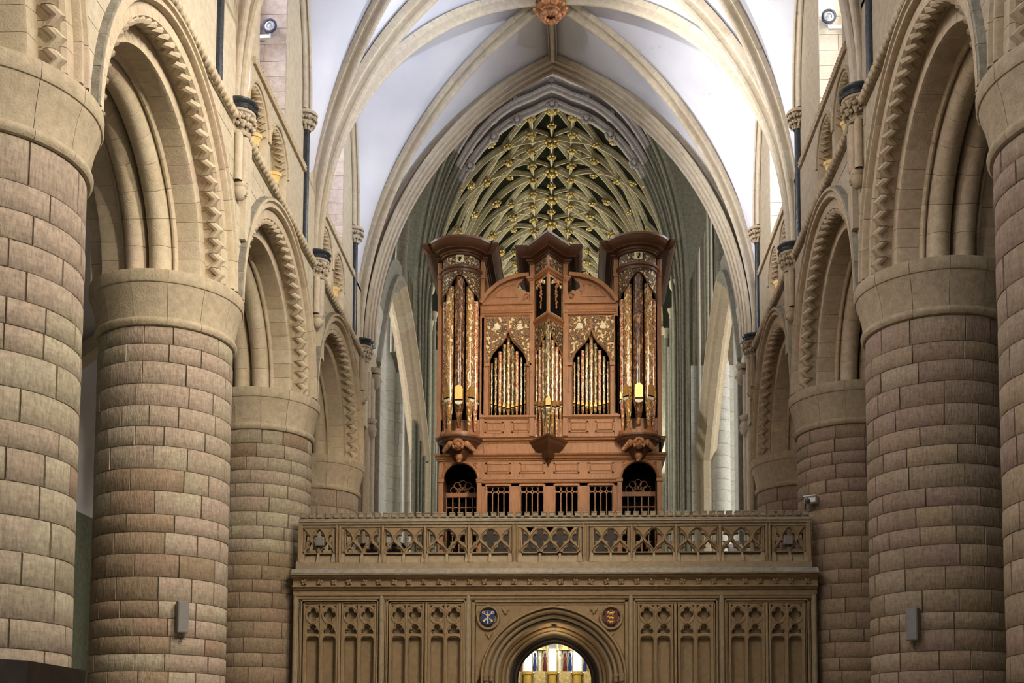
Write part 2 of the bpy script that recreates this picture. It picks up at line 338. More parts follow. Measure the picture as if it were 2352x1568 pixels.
# ---- arcade arches
def arc_piece(prof, da, n, gap=.006):
    rm = max(r for r, x in prof); a = da/2-gap/2/rm; mb = MB(); k = len(prof)
    for i in range(n+1):
        t = -a+2*a*i/n
        mb.v.extend((x, r*math.sin(t), r*math.cos(t)) for r, x in prof)
    for i in range(n):
        for q in range(k): l = (q+1) % k; mb.f.append([i*k+q, i*k+l, (i+1)*k+l, (i+1)*k+q])
    mb.f.append(list(range(k))); mb.f.append([n*k+q for q in range(k)][::-1]); return mb
AZ = 8.64
def roll(cr, cx, r, a0, a1, n): return [(cr+r*math.cos(a0+(a1-a0)*i/n), cx+r*math.sin(a0+(a1-a0)*i/n)) for i in range(n+1)]
def arch_set(mk):
    m = M[mk]; S = {}
    S['hood_stone'] = (18, arc_piece([(2.46,.05),(2.46,-.05),(2.48,-.085),(2.52,-.085),(2.54,-.06),(2.56,-.06),(2.58,-.11),(2.62,-.11),(2.62,.05)], PI/18, 3).mesh('hood_stone', m, 30))
    S['hood_edge'] = (18, arc_piece([(2.62,.05),(2.62,-.10),(2.645,-.09),(2.66,.05)], PI/18, 3).mesh('hood_edge', M['grey_soot'], 30))
    S['face_voussoir'] = (27, arc_piece([(2.27,.30),(2.27,.05),(2.30,0),(2.46,0),(2.52,.02),(2.52,.30)], PI/27, 2).mesh('face_voussoir', m, 30))
    nz = 32; da = PI/nz; mb = MB()                       # one zigzag tooth: a bent roll and a fillet on the soffit
    for rr, (d0, d1), rad in ((2.262, (.165, .06), .060), (2.288, (.26, .155), .032)):
        pts = [(d0, -da/2+.002), (d1, 0), (d0, da/2-.002)]
        P = [(x, rr*math.sin(t), rr*math.cos(t)) for x, t in pts]
        fr = [(Vector((0, math.sin(t), math.cos(t)))*rad, Vector((rad*1.25, 0, 0))) for x, t in pts]
        mb.sweep([(math.cos(2*PI*q/8), math.sin(2*PI*q/8)) for q in range(8)], P, fr)
    S['chevron_tooth'] = (nz, mb.mesh('chevron_tooth', m, 40))
    S['inner_voussoir'] = (24, arc_piece([(2.0,.63),(2.0,.34),(2.02,.295),(2.30,.295),(2.32,.31),(2.32,.63)], PI/24, 2).mesh('inner_voussoir', m, 30))
    pr = [(2.06,.61),(1.99,.615)]+[(1.985-.045*math.sin(PI*i/5), .655-.036*math.cos(PI*i/5)) for i in range(6)]+[(1.985,.70)]+[(1.93-.175*math.sin(PI*i/8), .865-.155*math.cos(PI*i/8)) for i in range(9)]+[(2.06,1.035)]
    S['roll_stone'] = (15, arc_piece(pr, PI/15, 3).mesh('roll_stone', m, 40))
    S['aisle_voussoir'] = (22, arc_piece([(2.27,1.76),(2.27,2.06),(2.52,2.06),(2.52,1.76)], PI/22, 2).mesh('aisle_voussoir', m, 30))
    return S
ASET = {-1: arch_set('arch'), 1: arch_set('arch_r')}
def arch(side, ym, label):
    t = thing('arcade_arch', label, 'arch', (side*W, ym, AZ), 0 if side > 0 else PI, 'arcade arches of the nave')
    for nm, (n, me) in ASET[side].items():
        for i in range(n):
            th = -PI/2+PI*(i+.5)/n
            link(nm, me, t, (0, 0, 0), (th, 0, 0))
            if nm in ('inner_voussoir', 'roll_stone'): link(nm, me, t, (2.08, 0, 0), (th, 0, 0), (-1, 1, 1))
    return t
ORD = ['first', 'second', 'third', 'fourth']
for s, nm in ((-1, 'left'), (1, 'right')):
    for k in range(4):
        lab = ['round chevron arch springing outward above the %smost column, cut off by the picture edge' % nm,
               'nearest complete round arch with zigzag moulding on the %s' % nm,
               'middle round zigzag arch on the %s, between the second and third columns' % nm,
               'smallest round zigzag arch on the %s, behind the screen parapet' % nm][k]
        arch(s, (CY[k]+CY[k+1])/2, lab)
# ---- walls above the arcade
def ring_body(side):
    mb = MB(); s = side; fx = s*(W+.035); bx = s*(W+2.03); zt = 11.42
    for k in range(4):
        ym = (CY[k]+CY[k+1])/2; hb = (CY[k+1]-CY[k])/2; pts = []
        n = 24
        for i in range(n+1):
            a = PI*i/n; pts.append((ym-2.49*math.cos(a), AZ+2.49*math.sin(a)))
        pts = [(ym-hb, ZC)]+[(ym-2.49, ZC)]+pts+[(ym+2.49, ZC), (ym+hb, ZC)]
        o = len(mb.v)
        for y, z in pts: mb.v += [(fx, y, z), (fx, y, zt), (bx, y, z), (bx, y, zt)]
        for i in range(len(pts)-1):
            a, b = o+4*i, o+4*i+4
            mb.f += [[a, b, b+1, a+1], [a+2, a+3, b+3, b+2], [a, a+2, b+2, b], [a+1, b+1, b+3, a+3]]
    return mb
WALLS = {}
for s, nm in ((-1, 'left'), (1, 'right')):
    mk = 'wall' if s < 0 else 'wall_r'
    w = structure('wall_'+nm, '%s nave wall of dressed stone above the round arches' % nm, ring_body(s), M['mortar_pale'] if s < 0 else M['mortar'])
    WALLS[s] = w
    Rg = 2.60
    for k in range(1, 5):                              # spandrel stones around each column head
        yc = CY[k]; z = AZ+.02
        while z < 11.27:
            h = min(rnd.uniform(.25, .34), 11.28-z)
            if 11.28-z-h < .12: h = 11.28-z
            def hw(zz):
                q = Rg*Rg-(zz-AZ)**2; return BAY/2-math.sqrt(q) if q > 0 else BAY/2
            wl, wr = hw(z), hw(z+h)
            wmid = hw(z+h/2)
            if k == 4: lim1 = .35
            else: lim1 = None
            n = max(1, int(round(2*wmid/.62))); off = rnd.uniform(-.12, .12)
            cuts = [-1]+[-1+2*(j+.5*off+(.0 if n > 1 else 0))/n for j in range(1, n)]+[1]
            for a, b in zip(cuts, cuts[1:]):
                g = .009; N_ = 4; poly = []
                lo = []; hi = []
                for i in range(N_+1):
                    zz = z+g/2+(h-g)*i/N_; ww = hw(zz)
                    lo.append((max(-ww, a*wmid if a > -1 else -ww)+g/2, zz)); hi.append((min(ww, b*wmid if b < 1 else ww)-g/2, zz))
                if k == 4: hi = [(min(y, lim1), zz) for y, zz in hi]; lo = [(min(y, lim1-.01), zz) for y, zz in lo]
                poly = lo+hi[::-1]
                if max(p[0] for p in hi)-min(p[0] for p in lo) < .03: continue
                x0 = s*(W+rnd.uniform(-.003, .003))
                part('stone', MB().prism(poly, x0, s*(W+.05), lambda p, q, d, yc=yc: (d, yc+p, q)), M[mk], w)
            z += h
# ---- lower string course of billets, upper string course of pierced lozenges
def billet(mk):
    mb = MB(); mb.tube([(-.03, -.068+.136*f, -.035+.07*f) for f in (0, .12, .3, .5, .7, .88, 1)], [.03, .052, .068, .074, .068, .052, .03], 8)
    mb.lathe([(.0, 0)], 1) if False else None
    return mb.mesh('billet', M[mk], 40)
for s, nm in ((-1, 'left'), (1, 'right')):
    mk = 'wall' if s < 0 else 'wall_r'; me = billet('arch' if s < 0 else 'arch_r')
    t = structure('trim_1' if s < 0 else 'trim_2', '%s string course of rope-like billets above the arches' % nm)
    t.location = (s*W, 0, 11.36); t.rotation_euler = (0, 0, 0 if s > 0 else PI)
    for k in range(0, 4):
        y0, y1 = CY[k]+.34, CY[k+1]-.34
        n = int((y1-y0)/.15)
        sg = 1 if s > 0 else -1
        part('ledge', MB().box(-.03, .05, min(sg*y0, sg*y1), max(sg*y0, sg*y1), -.07, .085).box(-.07, .05, min(sg*y0, sg*y1), max(sg*y0, sg*y1), .06, .10), M[mk], t)
        if k == 0: continue
        for i in range(n): link('billet', me, t, (-.035, sg*(y0+(y1-y0)*(i+.5)/n), 0))
    u = structure('trim_3' if s < 0 else 'trim_4', '%s upper string course pierced with small lozenges' % nm)
    u.location = (s*W, 0, 12.92); u.rotation_euler = (0, 0, 0 if s > 0 else PI)
    for k in range(1, 4):
        y0, y1 = CY[k]+.75, CY[k+1]-.9
        mb = MB().box(-.05, .06, y0, y1, -.06, .075)
        lz = MB(); n = int((y1-y0)/.085)
        for i in range(n):
            yy = y0+(i+.5)*(y1-y0)/n
            for z0 in (-.028, .035):
                lz.add([(-.075, yy, z0), (-.05, yy-.036, z0), (-.05, yy, z0+.028), (-.05, yy+.036, z0), (-.05, yy, z0-.028)], [(0,1,2),(0,2,3),(0,3,4),(0,4,1)])
        if s < 0: mb.xf(Matrix.Scale(-1, 4, (0, 1, 0))); lz.xf(Matrix.Scale(-1, 4, (0, 1, 0)))
        p = part('course', mb, M['arch' if s < 0 else 'arch_r'], u)
        q = part('lozenges', lz, M['arch' if s < 0 else 'arch_r'], u); q['kind'] = 'stuff'
# ---- triforium bays
GOLDLIT = plain('gold_lamplit_stone', (.74, .54, .24), rough=.8, vary=.12)  # golden lamplight put into the stone colour of the capitals
def triforium(side, k, label, lit):
    ym = (CY[k]+CY[k+1])/2; hb = (CY[k+1]-CY[k])/2-.02; mk = 'wall' if side < 0 else 'wall_r'; ak = 'arch' if side < 0 else 'arch_r'
    t = thing('triforium_bay', label, 'gallery arches', (side*W, ym, 11.44), 0 if side > 0 else PI, 'triforium gallery bays')
    H = 1.46; zs = .62; R = .56; cc = [(-1.62)*(1 if side > 0 else -1), (-.28)*(1 if side > 0 else -1)]
    holes = [[(-q-R, .04), (-q+R, .04)]+arcp(-q, zs, R, 0, PI, 14) for q in cc]
    me = holed('facing', [[(-hb, 0), (hb, 0), (hb, H), (-hb, H)]], holes, .34, .006, M[mk]); me.transform(Matrix.Rotation(-PI/2, 4, 'Z'))
    link('facing', me, t, (.17, 0, 0))
    # joints and stones of the facing are read from shallow courses either side
    nz = 15; da = PI/nz; mz = MB()
    for rr, d0, d1, rad in ((R-.01, .13, .015, .036),):
        P = [(d0, rr*math.sin(-da/2), rr*math.cos(da/2)), (d1, 0, rr), (d0, rr*math.sin(da/2), rr*math.cos(da/2))]
        fr = [(Vector((0, math.sin(t), math.cos(t)))*rad, Vector((rad*1.25, 0, 0))) for t in (-da/2, 0, da/2)]
        mz.sweep([(math.cos(2*PI*q/7), math.sin(2*PI*q/7)) for q in range(7)], P, fr)
    mz = mz.mesh('chevron_tooth', M[ak], 40)
    hood = arc_piece([(R+.05, .02), (R+.05, -.03), (R+.09, -.045), (R+.11, .02)], PI/9, 3).mesh('hood_stone', M[ak], 30)
    capm = MB().lathe([(.075, -.14), (.085, -.12), (.075, -.10), (.085, -.06), (.115, 0), (.13, 0), (.13, .06), (.0, .06)], 8).mesh('capital', GOLDLIT, 30)
    shaft = MB().lathe([(.09, .0), (.09, .08), (.065, .1), (.065, zs-.13)], 10).mesh('colonnette', M[ak], 40)
    for c in cc:
        sx = 1
        for i in range(nz):
            th = -PI/2+PI*(i+.5)/nz; link('chevron_tooth', mz, t, (.03, sx*c, zs), (th, 0, 0))
        for i in range(9):
            th = -PI/2+PI*(i+.5)/9; link('hood_stone', hood, t, (0, sx*c, zs), (th, 0, 0))
        # sub-arches behind: plate with two small round openings
        r2 = .24; hs = [[(q*.285-r2, .04), (q*.285+r2, .04)]+arcp(q*.285, zs-.08, r2, 0, PI, 10) for q in (-1, 1)]
        sm = holed('sub_arches', [[(-R-.02, 0), (R+.02, 0)]+arcp(0, zs, R+.02, 0, PI, 14)], hs, .16, .006, M[ak]); sm.transform(Matrix.Rotation(PI/2, 4, 'Z'))
        link('sub_arches', sm, t, (.33, sx*c, 0))
        for q, xx in ((-1, .20), (1, .20), (0, .33)):
            yy = sx*c+q*(R-.07)
            link('colonnette', shaft, t, (xx, yy, 0)); link('capital', capm, t, (xx, yy, zs))
    part('gallery_back', MB().box(1.7, 1.9, -hb, hb, -.02, H).box(.0, 1.9, -hb, hb, -.04, .02), M[mk], t)
    part('gallery_roof', MB().box(.0, 2.0, -hb, hb, H, H+.1), M[mk], t)
    if lit:
        l = bpy.data.lights.new('gallery_lamp', 'POINT'); l.energy = 34; l.color = (1, .72, .32); l.shadow_soft_size = .06
        for yy in (-1.70, -.36):
            o = bpy.data.objects.new('gallery_lamp', l); COL.objects.link(o); o.location = (side*(W+.52), ym+yy, 12.15)
    return t
for s, nm in ((-1, 'left'), (1, 'right')):
    for k in (1, 2, 3):
        triforium(s, k, ['', 'gallery of paired zigzag arches at the top edge on the %s' % nm, 'lamp-lit gallery of paired zigzag arches above the middle arch on the %s' % nm, 'small lamp-lit gallery arches above the smallest arch on the %s' % nm][k], True)
# ---- clerestory
def clerestory(side, k):
    s = side; w = WALLS[s]; ym = (CY[k]+CY[k+1])/2; mk = 'ashlar_pink' if s < 0 else 'ashlar_white'; fk = 'wall' if s < 0 else 'wall_r'
    ye, yw = ym+.16, ym-1.56
    for y0, y1 in ((CY[k]-.02, yw-.06), (ye+.06, CY[k+1]+.02)):
        x0, x1 = sorted((s*(W+.02), s*(W+1.55))); part('clerestory_pier', MB().box(x0, x1, y0, y1, 12.96, 19.6), M[fk], w)
    x0, x1 = sorted((s*(W+.3), s*(W+1.5))); part('window_head', MB().box(x0, x1, yw-.1, ye+.1, 17.6, 19.6), M[fk], w)
    x0, x1 = sorted((s*(W+.0), s*(W+1.6))); part('passage_floor', MB().box(x0, x1, CY[k], CY[k+1], 12.88, 12.98), M[fk], w)
    z = 13.0
    while z < 17.4:                                   # ashlar of the reveals, seen past the ribs
        h = rnd.uniform(.26, .34); cut = rnd.uniform(.35, .75)
        for a, b in ((.02, cut), (cut, 1.5)):
            for yy0, yy1 in ((ye, ye+.1), (yw-.1, yw)):
                x0, x1 = sorted((s*(W+a+.004), s*(W+b-.004))); part('stone', MB().box(x0, x1, yy0, yy1, z+.004, z+h-.004), M[mk], w)
        z += h
    part('jamb_roll', MB().lathe([(.12, 0), (.12, 4.4)], 12, cx=s*(W+.62), cy=ye-.02, cz=13.0), M['pale' if s > 0 else 'ashlar_pink'], w, 40)
for s in (-1, 1):
    for k in (1, 2, 3): clerestory(s, k)
# ---- vault ribs, webs, vaulting shafts
SPR, APX, XC0 = 11.66, 18.95, -.10
SX = 5.02
def half_rib(p0, p1, z0, z1, n=30):
    """vertical-plane arch from springer p0=(x,y) to crown p1=(x,y)"""
    w = math.hypot(p1[0]-p0[0], p1[1]-p0[1])
    return [Vector((p0[0]+(p1[0]-p0[0])*s, p0[1]+(p1[1]-p0[1])*s, z)) for s, z in pointed(w, z0, z1, n)]
def rib_prof(w, d):
    h = w/2
    q = [(0, -h), (.30*d, -h), (.42*d, -.92*h), (.46*d, -.80*h), (.40*d, -.66*h), (.33*d, -.52*h), (.40*d, -.40*h), (.60*d, -.35*h), (.74*d, -.42*h), (.88*d, -.36*h), (.97*d, -.21*h), (d, -.07*h)]
    return q+[(a, -b) for a, b in q[::-1]]
def rib(label, paths, prof, mat, group, name='vault_rib', seg=3, sub=None):
    t = thing(name, label, 'vault rib', tuple(paths[0][0]), 0, group); o = Vector(paths[0][0])
    for pts in paths:
        pl = Vector((pts[-1].x-pts[0].x, pts[-1].y-pts[0].y, 0))
        nrm = Vector((-pl.y, pl.x, 0)).normalized() if pl.length > 1e-6 else Vector((0, 1, 0))
        # profile a axis must point to the inside of the arch (down / towards the nave)
        tmid = (pts[1]-pts[0]).normalized(); Adir = nrm.cross(tmid)
        if Adir.dot(Vector((pl.x, pl.y, -1))) < 0: nrm = -nrm
        i = 0
        while i < len(pts)-1:
            j = min(i+seg, len(pts)-1); q = [p-o for p in pts[i:j+1]]
            d0 = (q[1]-q[0]).normalized(); q[0] = q[0]+d0*.004; q[-1] = q[-1]-(q[-1]-q[-2]).normalized()*.004
            part('rib_stone', MB().planar(prof, q, nrm), mat, t, 25); i = j
    return t
MIDS = [((CY[k]+CY[k+1])/2) for k in range(4)]
PT, PD = rib_prof(.36, .34), rib_prof(.27, .29)
VC = (XC0, )
def curves(k):
    ym = MIDS[k]; c = {}
    for s in (-1, 1):
        c[('d', s, 0)] = half_rib((s*SX, CY[k]), (XC0, ym), SPR, 18.88)
        c[('d', s, 1)] = half_rib((s*SX, CY[k+1]), (XC0, ym), SPR, 18.88)
        c[('t', s, 0)] = half_rib((s*SX, CY[k]), (XC0, CY[k]), SPR, APX)
        c[('t', s, 1)] = half_rib((s*SX, CY[k+1]), (XC0, CY[k+1]), SPR, APX)
        for e in (0, 1):                              # wall rib: vertical shaft then arch
            ys = CY[k]+.55 if e == 0 else CY[k+1]-(1.1 if s < 0 else .75); n = 30; n1 = 10
            vert = [Vector((s*(W-.02), ys, SPR+(14.1-SPR)*i/n1)) for i in range(n1)]
            c[('f', s, e)] = vert+half_rib((s*(W-.02), ys), (s*(W-.02), ym), 14.1, 17.9, n-n1)
    return c
for k in (0, 1, 2, 3):
    c = curves(k); mb = MB()
    def loft(P, Q, lift=.20):
        n = len(P); o = len(mb.v); m = 8
        for i in range(n):
            for j in range(m+1):
                f = j/m; p = P[i].lerp(Q[i], f)
                bul = .10*math.sin(PI*f)*(i/(n-1))**.5
                mb.v.append((p.x, p.y, p.z+.06+bul))
        for i in range(n-1):
            for j in range(m): a = o+i*(m+1)+j; mb.f.append([a, a+1, a+m+2, a+m+1])
    for s in (-1, 1):
        for e in (0, 1):
            loft(c[('d', s, e)], c[('t', s, e)]); loft(c[('d', s, e)], c[('f', s, e)])
    v = structure('ceiling', 'white plaster web of the ribbed nave vault', mb, M['plaster'], 60)
    if k == 0: continue
    bn = ['', 'nearest vault bay', 'middle vault bay', 'last vault bay before the choir'][k]
    for s, nm in ((-1, 'left'), (1, 'right')):
        for e in (0, 1):
            if k == 1 and e == 0: continue
            rib('diagonal rib from the %s side, %s, %s end' % (nm, bn, 'near' if e == 0 else 'far'), [c[('d', s, e)]], PD, M['rib'], 'diagonal ribs of the nave vault')
            f = c[('f', s, e)][10:]
            rib('slender wall rib on the %s, %s, %s end' % (nm, bn, 'near' if e == 0 else 'far'), [f], rib_prof(.22, .20), M['rib'], 'wall ribs of the nave vault', seg=4)
    if k < 3:
        rib('heavy cross rib spanning the vault at the far end of the %s' % bn, [c[('t', -1, 1)], c[('t', 1, 1)]], PT, M['rib'], 'cross ribs of the nave vault')
    # ridge
    mbp = [Vector((XC0, CY[k]+.1+(CY[k+1]-CY[k]-.2)*i/14, APX-.02)) for i in range(15)]
    t = thing('ridge_rib', 'straight ridge rib along the crown of the %s' % bn, 'vault rib', (XC0, CY[k], APX), 0, 'ridge ribs of the nave vault')
    for i in range(0, 14, 2):
        q = [p-Vector((XC0, CY[k], APX)) for p in mbp[i:i+3]]
        part('rib_stone', MB().sweep([(b, -a) for a, b in rib_prof(.22, .2)], q, [(Vector((1, 0, 0)), Vector((0, 0, 1)))]*3), M['rib'], t, 25)
# gilded red boss
def foliage(mb, c, R, n, r, seed, flat=.6, ax=None):
    g = random.Random(seed)
    for i in range(n):
        a = 2*PI*i/n+g.uniform(-.2, .2); rr = R*g.uniform(.45, 1)
        mb.ball((c[0]+rr*math.cos(a), c[1]+rr*math.sin(a), c[2]+g.uniform(-.5, .3)*r), r*g.uniform(.7, 1.2), 6, 4, (1, 1, flat))
    return mb
M['redgold'] = plain('red_gold_gilding', (.55, .26, .12), rough=.45, metal=.4, vary=.6, nscale=9)
M['gold'] = plain('old_gilding', (.62, .47, .19), rough=.42, metal=.55, vary=.4, nscale=14)
for k in (2, 3):
    if k == 2: continue
    b = thing('vault_boss', 'red and gold leafy boss at the crown of the nave vault', 'boss', (XC0, MIDS[k], 18.52)); b.scale = (1.5, 1.5, 1.5)
    part('boss_core', MB().ball((0, 0, .05), .20, 10, 6, (1, 1, .8)), M['redgold'], b, 50)
    for q in range(10):
        a = 2*PI*q/10; part('leaf', MB().ball((.2*math.cos(a), .2*math.sin(a), .0), .085, 7, 5, (1, 1, .7)).ball((.12*math.cos(a+.3), .12*math.sin(a+.3), -.12), .06, 6, 4), M['redgold'], b, 50)
# great arch towards the crossing (three moulded orders) at CY[4]
def big_arch():
    t = thing('crossing_arch', 'great pointed moulded arch framing the dark choir vault', 'arch', (0, CY[4], SPR))
    for w, ap, y0, pr, seg in ((4.74, 18.98, 0, rib_prof(.20, .15), 2), (4.70, 18.93, .17, rib_prof(.20, .15), 2), (4.66, 18.88, .34, rib_prof(.20, .15), 2)):
        for s in (-1, 1):
            pts = half_rib((s*w, y0), (XC0, y0), 0, ap-SPR, 26)
            i = 0
            while i < 26:
                j = min(i+seg, 26); q = pts[i:j+1]; q = [p.copy() for p in q]
                part('arch_stone', MB().planar(pr, q, (0, -s, 0)), M['rib'], t, 25); i = j
    return t
_ba = big_arch()
# wall above that arch, closing the nave vault
mb = MB(); n = 24
for s in (-1, 1):
    pts = half_rib((s*4.72, 0), (XC0, 0), SPR, 18.94, n); o = len(mb.v)
    for p in pts:
        mb.v += [(p.x, CY[4]+.2, p.z), (p.x*1.25, CY[4]+.2, p.z+1.6+.8), (p.x, CY[4]+.5, p.z), (p.x*1.25, CY[4]+.5, p.z+2.4)]
    for i in range(n):
        a, b = o+4*i, o+4*i+4
        mb.f += [[a, b, b+1, a+1], [a+2, a+3, b+3, b+2], [a, a+2, b+2, b]]
structure('wall_crossing', 'wall above the great pointed arch at the end of the nave', mb, M['rib'])
# ---- vaulting shafts at each column: corbel head, shafts, leafy capital, black abacus; and dark marble wall shafts
def leafcap(mb, r0, r1, h, n, seed):
    g = random.Random(seed); mb.lathe([(r0, 0), (r0*1.02, h*.4), (r1*.8, h)], 14)
    for row, (zz, rr) in enumerate(((h*.42, .55), (h*.80, .92))):
        for i in range(n):
            a = 2*PI*(i+.5*row)/n+g.uniform(-.12, .12); R = r0+(r1-r0)*rr; k = (r1*.30)*g.uniform(.85, 1.15)
            ca, sa = math.cos(a), math.sin(a)
            mb.tube([(r0*ca, r0*sa, zz-h*.38), ((r0*.6+R*.4)*ca, (r0*.6+R*.4)*sa, zz-h*.1), (R*ca, R*sa, zz)], [k*.35, k*.55, k*.5], 6)
            for da, dz, f in ((0, 0, .62), (k*.9/R, -.25*k, .42), (-k*.9/R, -.25*k, .42), (0, -.55*k, .45), (.5*k/R, .4*k, .36), (-.5*k/R, .4*k, .36)):
                mb.ball(((R+.1*k)*math.cos(a+da), (R+.1*k)*math.sin(a+da), zz+dz), k*f, 6, 4)
    return mb
def vault_shaft(side, k, label):
    sk = 'rib' if side < 0 else 'arch_r'
    t = thing('vaulting_shaft', label, 'shaft', (side*(W-.02), CY[k], 0), 0 if side > 0 else PI, 'vaulting shafts on the nave walls')
    zb, zt = 10.45, 11.20
    hd = part('carved_head', MB().ball((-.04, 0, zb-.13), .12, 12, 9, (.9, .85, 1.25)), M[sk], t, 60)
    part('hair', MB().ball((-.03, 0, zb-.04), .135, 10, 5, (1, 1, .6)), M[sk], hd, 50)
    part('face', MB().ball((-.15, 0, zb-.15), .028, 6, 5, (1, .8, 1.4)).ball((-.13, -.04, zb-.10), .02, 6, 4).ball((-.13, .04, zb-.10), .02, 6, 4).ball((-.13, 0, zb-.21), .025, 6, 4, (1, 1.5, .5)), M[sk], hd, 50)
    for yy, rr in ((-.13, .065), (0, .085), (.13, .065)):
        part('shaft', MB().lathe([(rr, zb-.02), (rr, zt)], 12, cx=-.04 if yy else -.08, cy=yy), M[sk], t, 40)
    part('necking', MB().lathe([(.19, zt-.03), (.21, zt), (.19, zt+.03)], 20, cx=.02), M[sk], t, 40)
    part('leafy_capital', leafcap(MB(), .15, .25, .26, 9, k+side), M[sk], t, 50, loc=(0, 0, zt+.03))
    part('bell', MB().lathe([(.18, zt+.27), (.255, zt+.32), (.26, zt+.36)], 24), M[sk], t, 40)
    part('black_abacus', MB().lathe([(.20, zt+.34), (.28, zt+.36), (.29, zt+.39), (.265, zt+.42), (.26, zt+.44), (.285, zt+.46), (.295, zt+.50), (.27, zt+.53), (.1, zt+.53)], 28), M['black'], t, 40)
    part('pilaster', MB().box(-.07, .05, *((-.50, -.20) if side < 0 else (.20, .50)), 9.65, 11.3), M['wall' if side < 0 else 'wall_r'], t)
    return t
def marble_shaft(side, y, label):
    sk = 'rib' if side < 0 else 'arch_r'
    t = thing('marble_shaft', label, 'shaft', (side*(W-.02), y, 11.44), 0 if side > 0 else PI, 'dark marble wall shafts')
    part('shaft', MB().lathe([(.0, .0), (.068, .0), (.068, 2.28)], 14), M['black'], t, 40)
    part('leafy_capital', leafcap(MB(), .085, .20, .28, 8, 5), M[sk], t, 50, loc=(0, 0, 2.28))
    part('abacus', MB().lathe([(.1, 2.56), (.21, 2.57), (.225, 2.60), (.20, 2.64), (.0, 2.64)], 16), M[sk], t, 40)
    return t
for s, nm in ((-1, 'left'), (1, 'right')):
    for k, lb in ((2, 'above the loudspeaker column'), (3, 'above the column at the screen end'), (4, 'above the farthest column')):
        vault_shaft(s, k, 'clustered shaft with black ring %s, %s side' % (lb, nm))
    for k, lb in ((2, 'above the loudspeaker column'), (3, 'above the column at the screen end'), (4, 'above the farthest column')):
        marble_shaft(s, CY[k]-(1.1 if s < 0 else .75), 'slender dark marble shaft %s, %s side' % (lb, nm))
# ================================================================ CHOIR SCREEN
YS = 22.2
def sx(px): return -4.848+(px-690)*.008342
def sz(py): return 6.18-(py-1174)/120.4
SCR = thing('choir_screen', 'carved stone screen with pierced parapet and arched doorway across the nave', 'screen', (0, YS, 0))
mS, mP, mL = M['screen'], M['screen_pale'], M['lichen']
XL, XR = -4.87, 4.93
# body in blocks round the passage
DW, DXC = 1.30, .06
part('body', MB().box(-4.84, DXC-DW-.05, .16, 5.6, 0, 5.06).box(DXC+DW+.05, 4.88, .16, 5.6, 0, 5.06).box(DXC-DW-.05, DXC+DW+.05, .16, 5.6, 4.40, 5.06), mS, SCR)
part('loft_floor', MB().box(-4.84, 4.88, -.0, 5.8, 5.02, 5.10), mS, SCR)
# horizontal mouldings: (profile of y (towards viewer negative), z)
def course(name, prof, x0, x1, mat, cut=None):
    n = len(prof); mb = MB(); xs = [x0, x1]
    if cut: xs = [x0+(x1-x0)*i/cut for i in range(cut+1)]
    for a, b in zip(xs, xs[1:]):
        mb = MB(); g = .0015
        for x in (a+g, b-g): mb.v += [(x, y, z) for y, z in prof]
        mb.f = [[i, (i+1) % n, n+(i+1) % n, n+i] for i in range(n)]+[list(range(n)), list(range(n, 2*n))[::-1]]
        part(name, mb, mat, SCR, 30)
course('coping', [(.14, 5.90), (.14, 6.09), (-.02, 6.09), (-.12, 6.03), (-.13, 6.01), (-.10, 5.99), (-.10, 5.96), (-.07, 5.955), (-.06, 5.93), (-.08, 5.92), (-.08, 5.90)], XL+.02, XR-.02, mP, 9)
course('coping_slope', [(.10, 6.088), (.10, 6.10), (-.02, 6.10), (-.125, 6.035), (-.12, 6.03), (-.02, 6.088)], XL+.02, XR-.02, mL, 9)
course('base_fascia', [(.14, 5.08), (.14, 5.40), (.02, 5.40), (-.10, 5.22), (-.13, 5.215), (-.13, 5.08)], XL-.02, XR-.01, mP, 8)
course('cornice', [(.2, 4.60), (.2, 5.09), (-.13, 5.09), (-.17, 5.075), (-.17, 5.055), (-.20, 5.045), (-.235, 5.0), (-.255, 4.985), (-.255, 4.965), (-.21, 4.955), (-.215, 4.935), (-.185, 4.915), (-.14, 4.90), (-.10, 4.86), (-.09, 4.81), (-.10, 4.775), (-.145, 4.765), (-.155, 4.745), (-.13, 4.73), (-.10, 4.72), (-.09, 4.70), (-.045, 4.69), (-.045, 4.60)], XL-.08, XR+.09, mS, 10)
course('cornice_top', [(-.13, 5.088), (-.13, 5.095), (-.175, 5.08), (-.26, 4.992), (-.257, 4.985), (-.2, 5.043)], XL-.08, XR+.09, mL, 10)
# merlons of the little battlement
mer = MB().box(-.050, .050, -.075, .075, 0, .085, .008).mesh('merlon', mP); cap = MB().box(-.054, .054, -.085, .085, .075, .092).mesh('merlon_cap', mL)
nm = 61
for i in range(nm):
    x = XL+.1+(XR-XL-.2)*i/(nm-1)
    o = link('merlon', mer, SCR, (x, -.02, 6.092)); link('merlon_cap', cap, o)
    if i < nm-1: pass
low = MB().box(XL+.05, XR-.05, -.06, .07, 6.085, 6.12); part('battlement_base', low, mP, SCR)
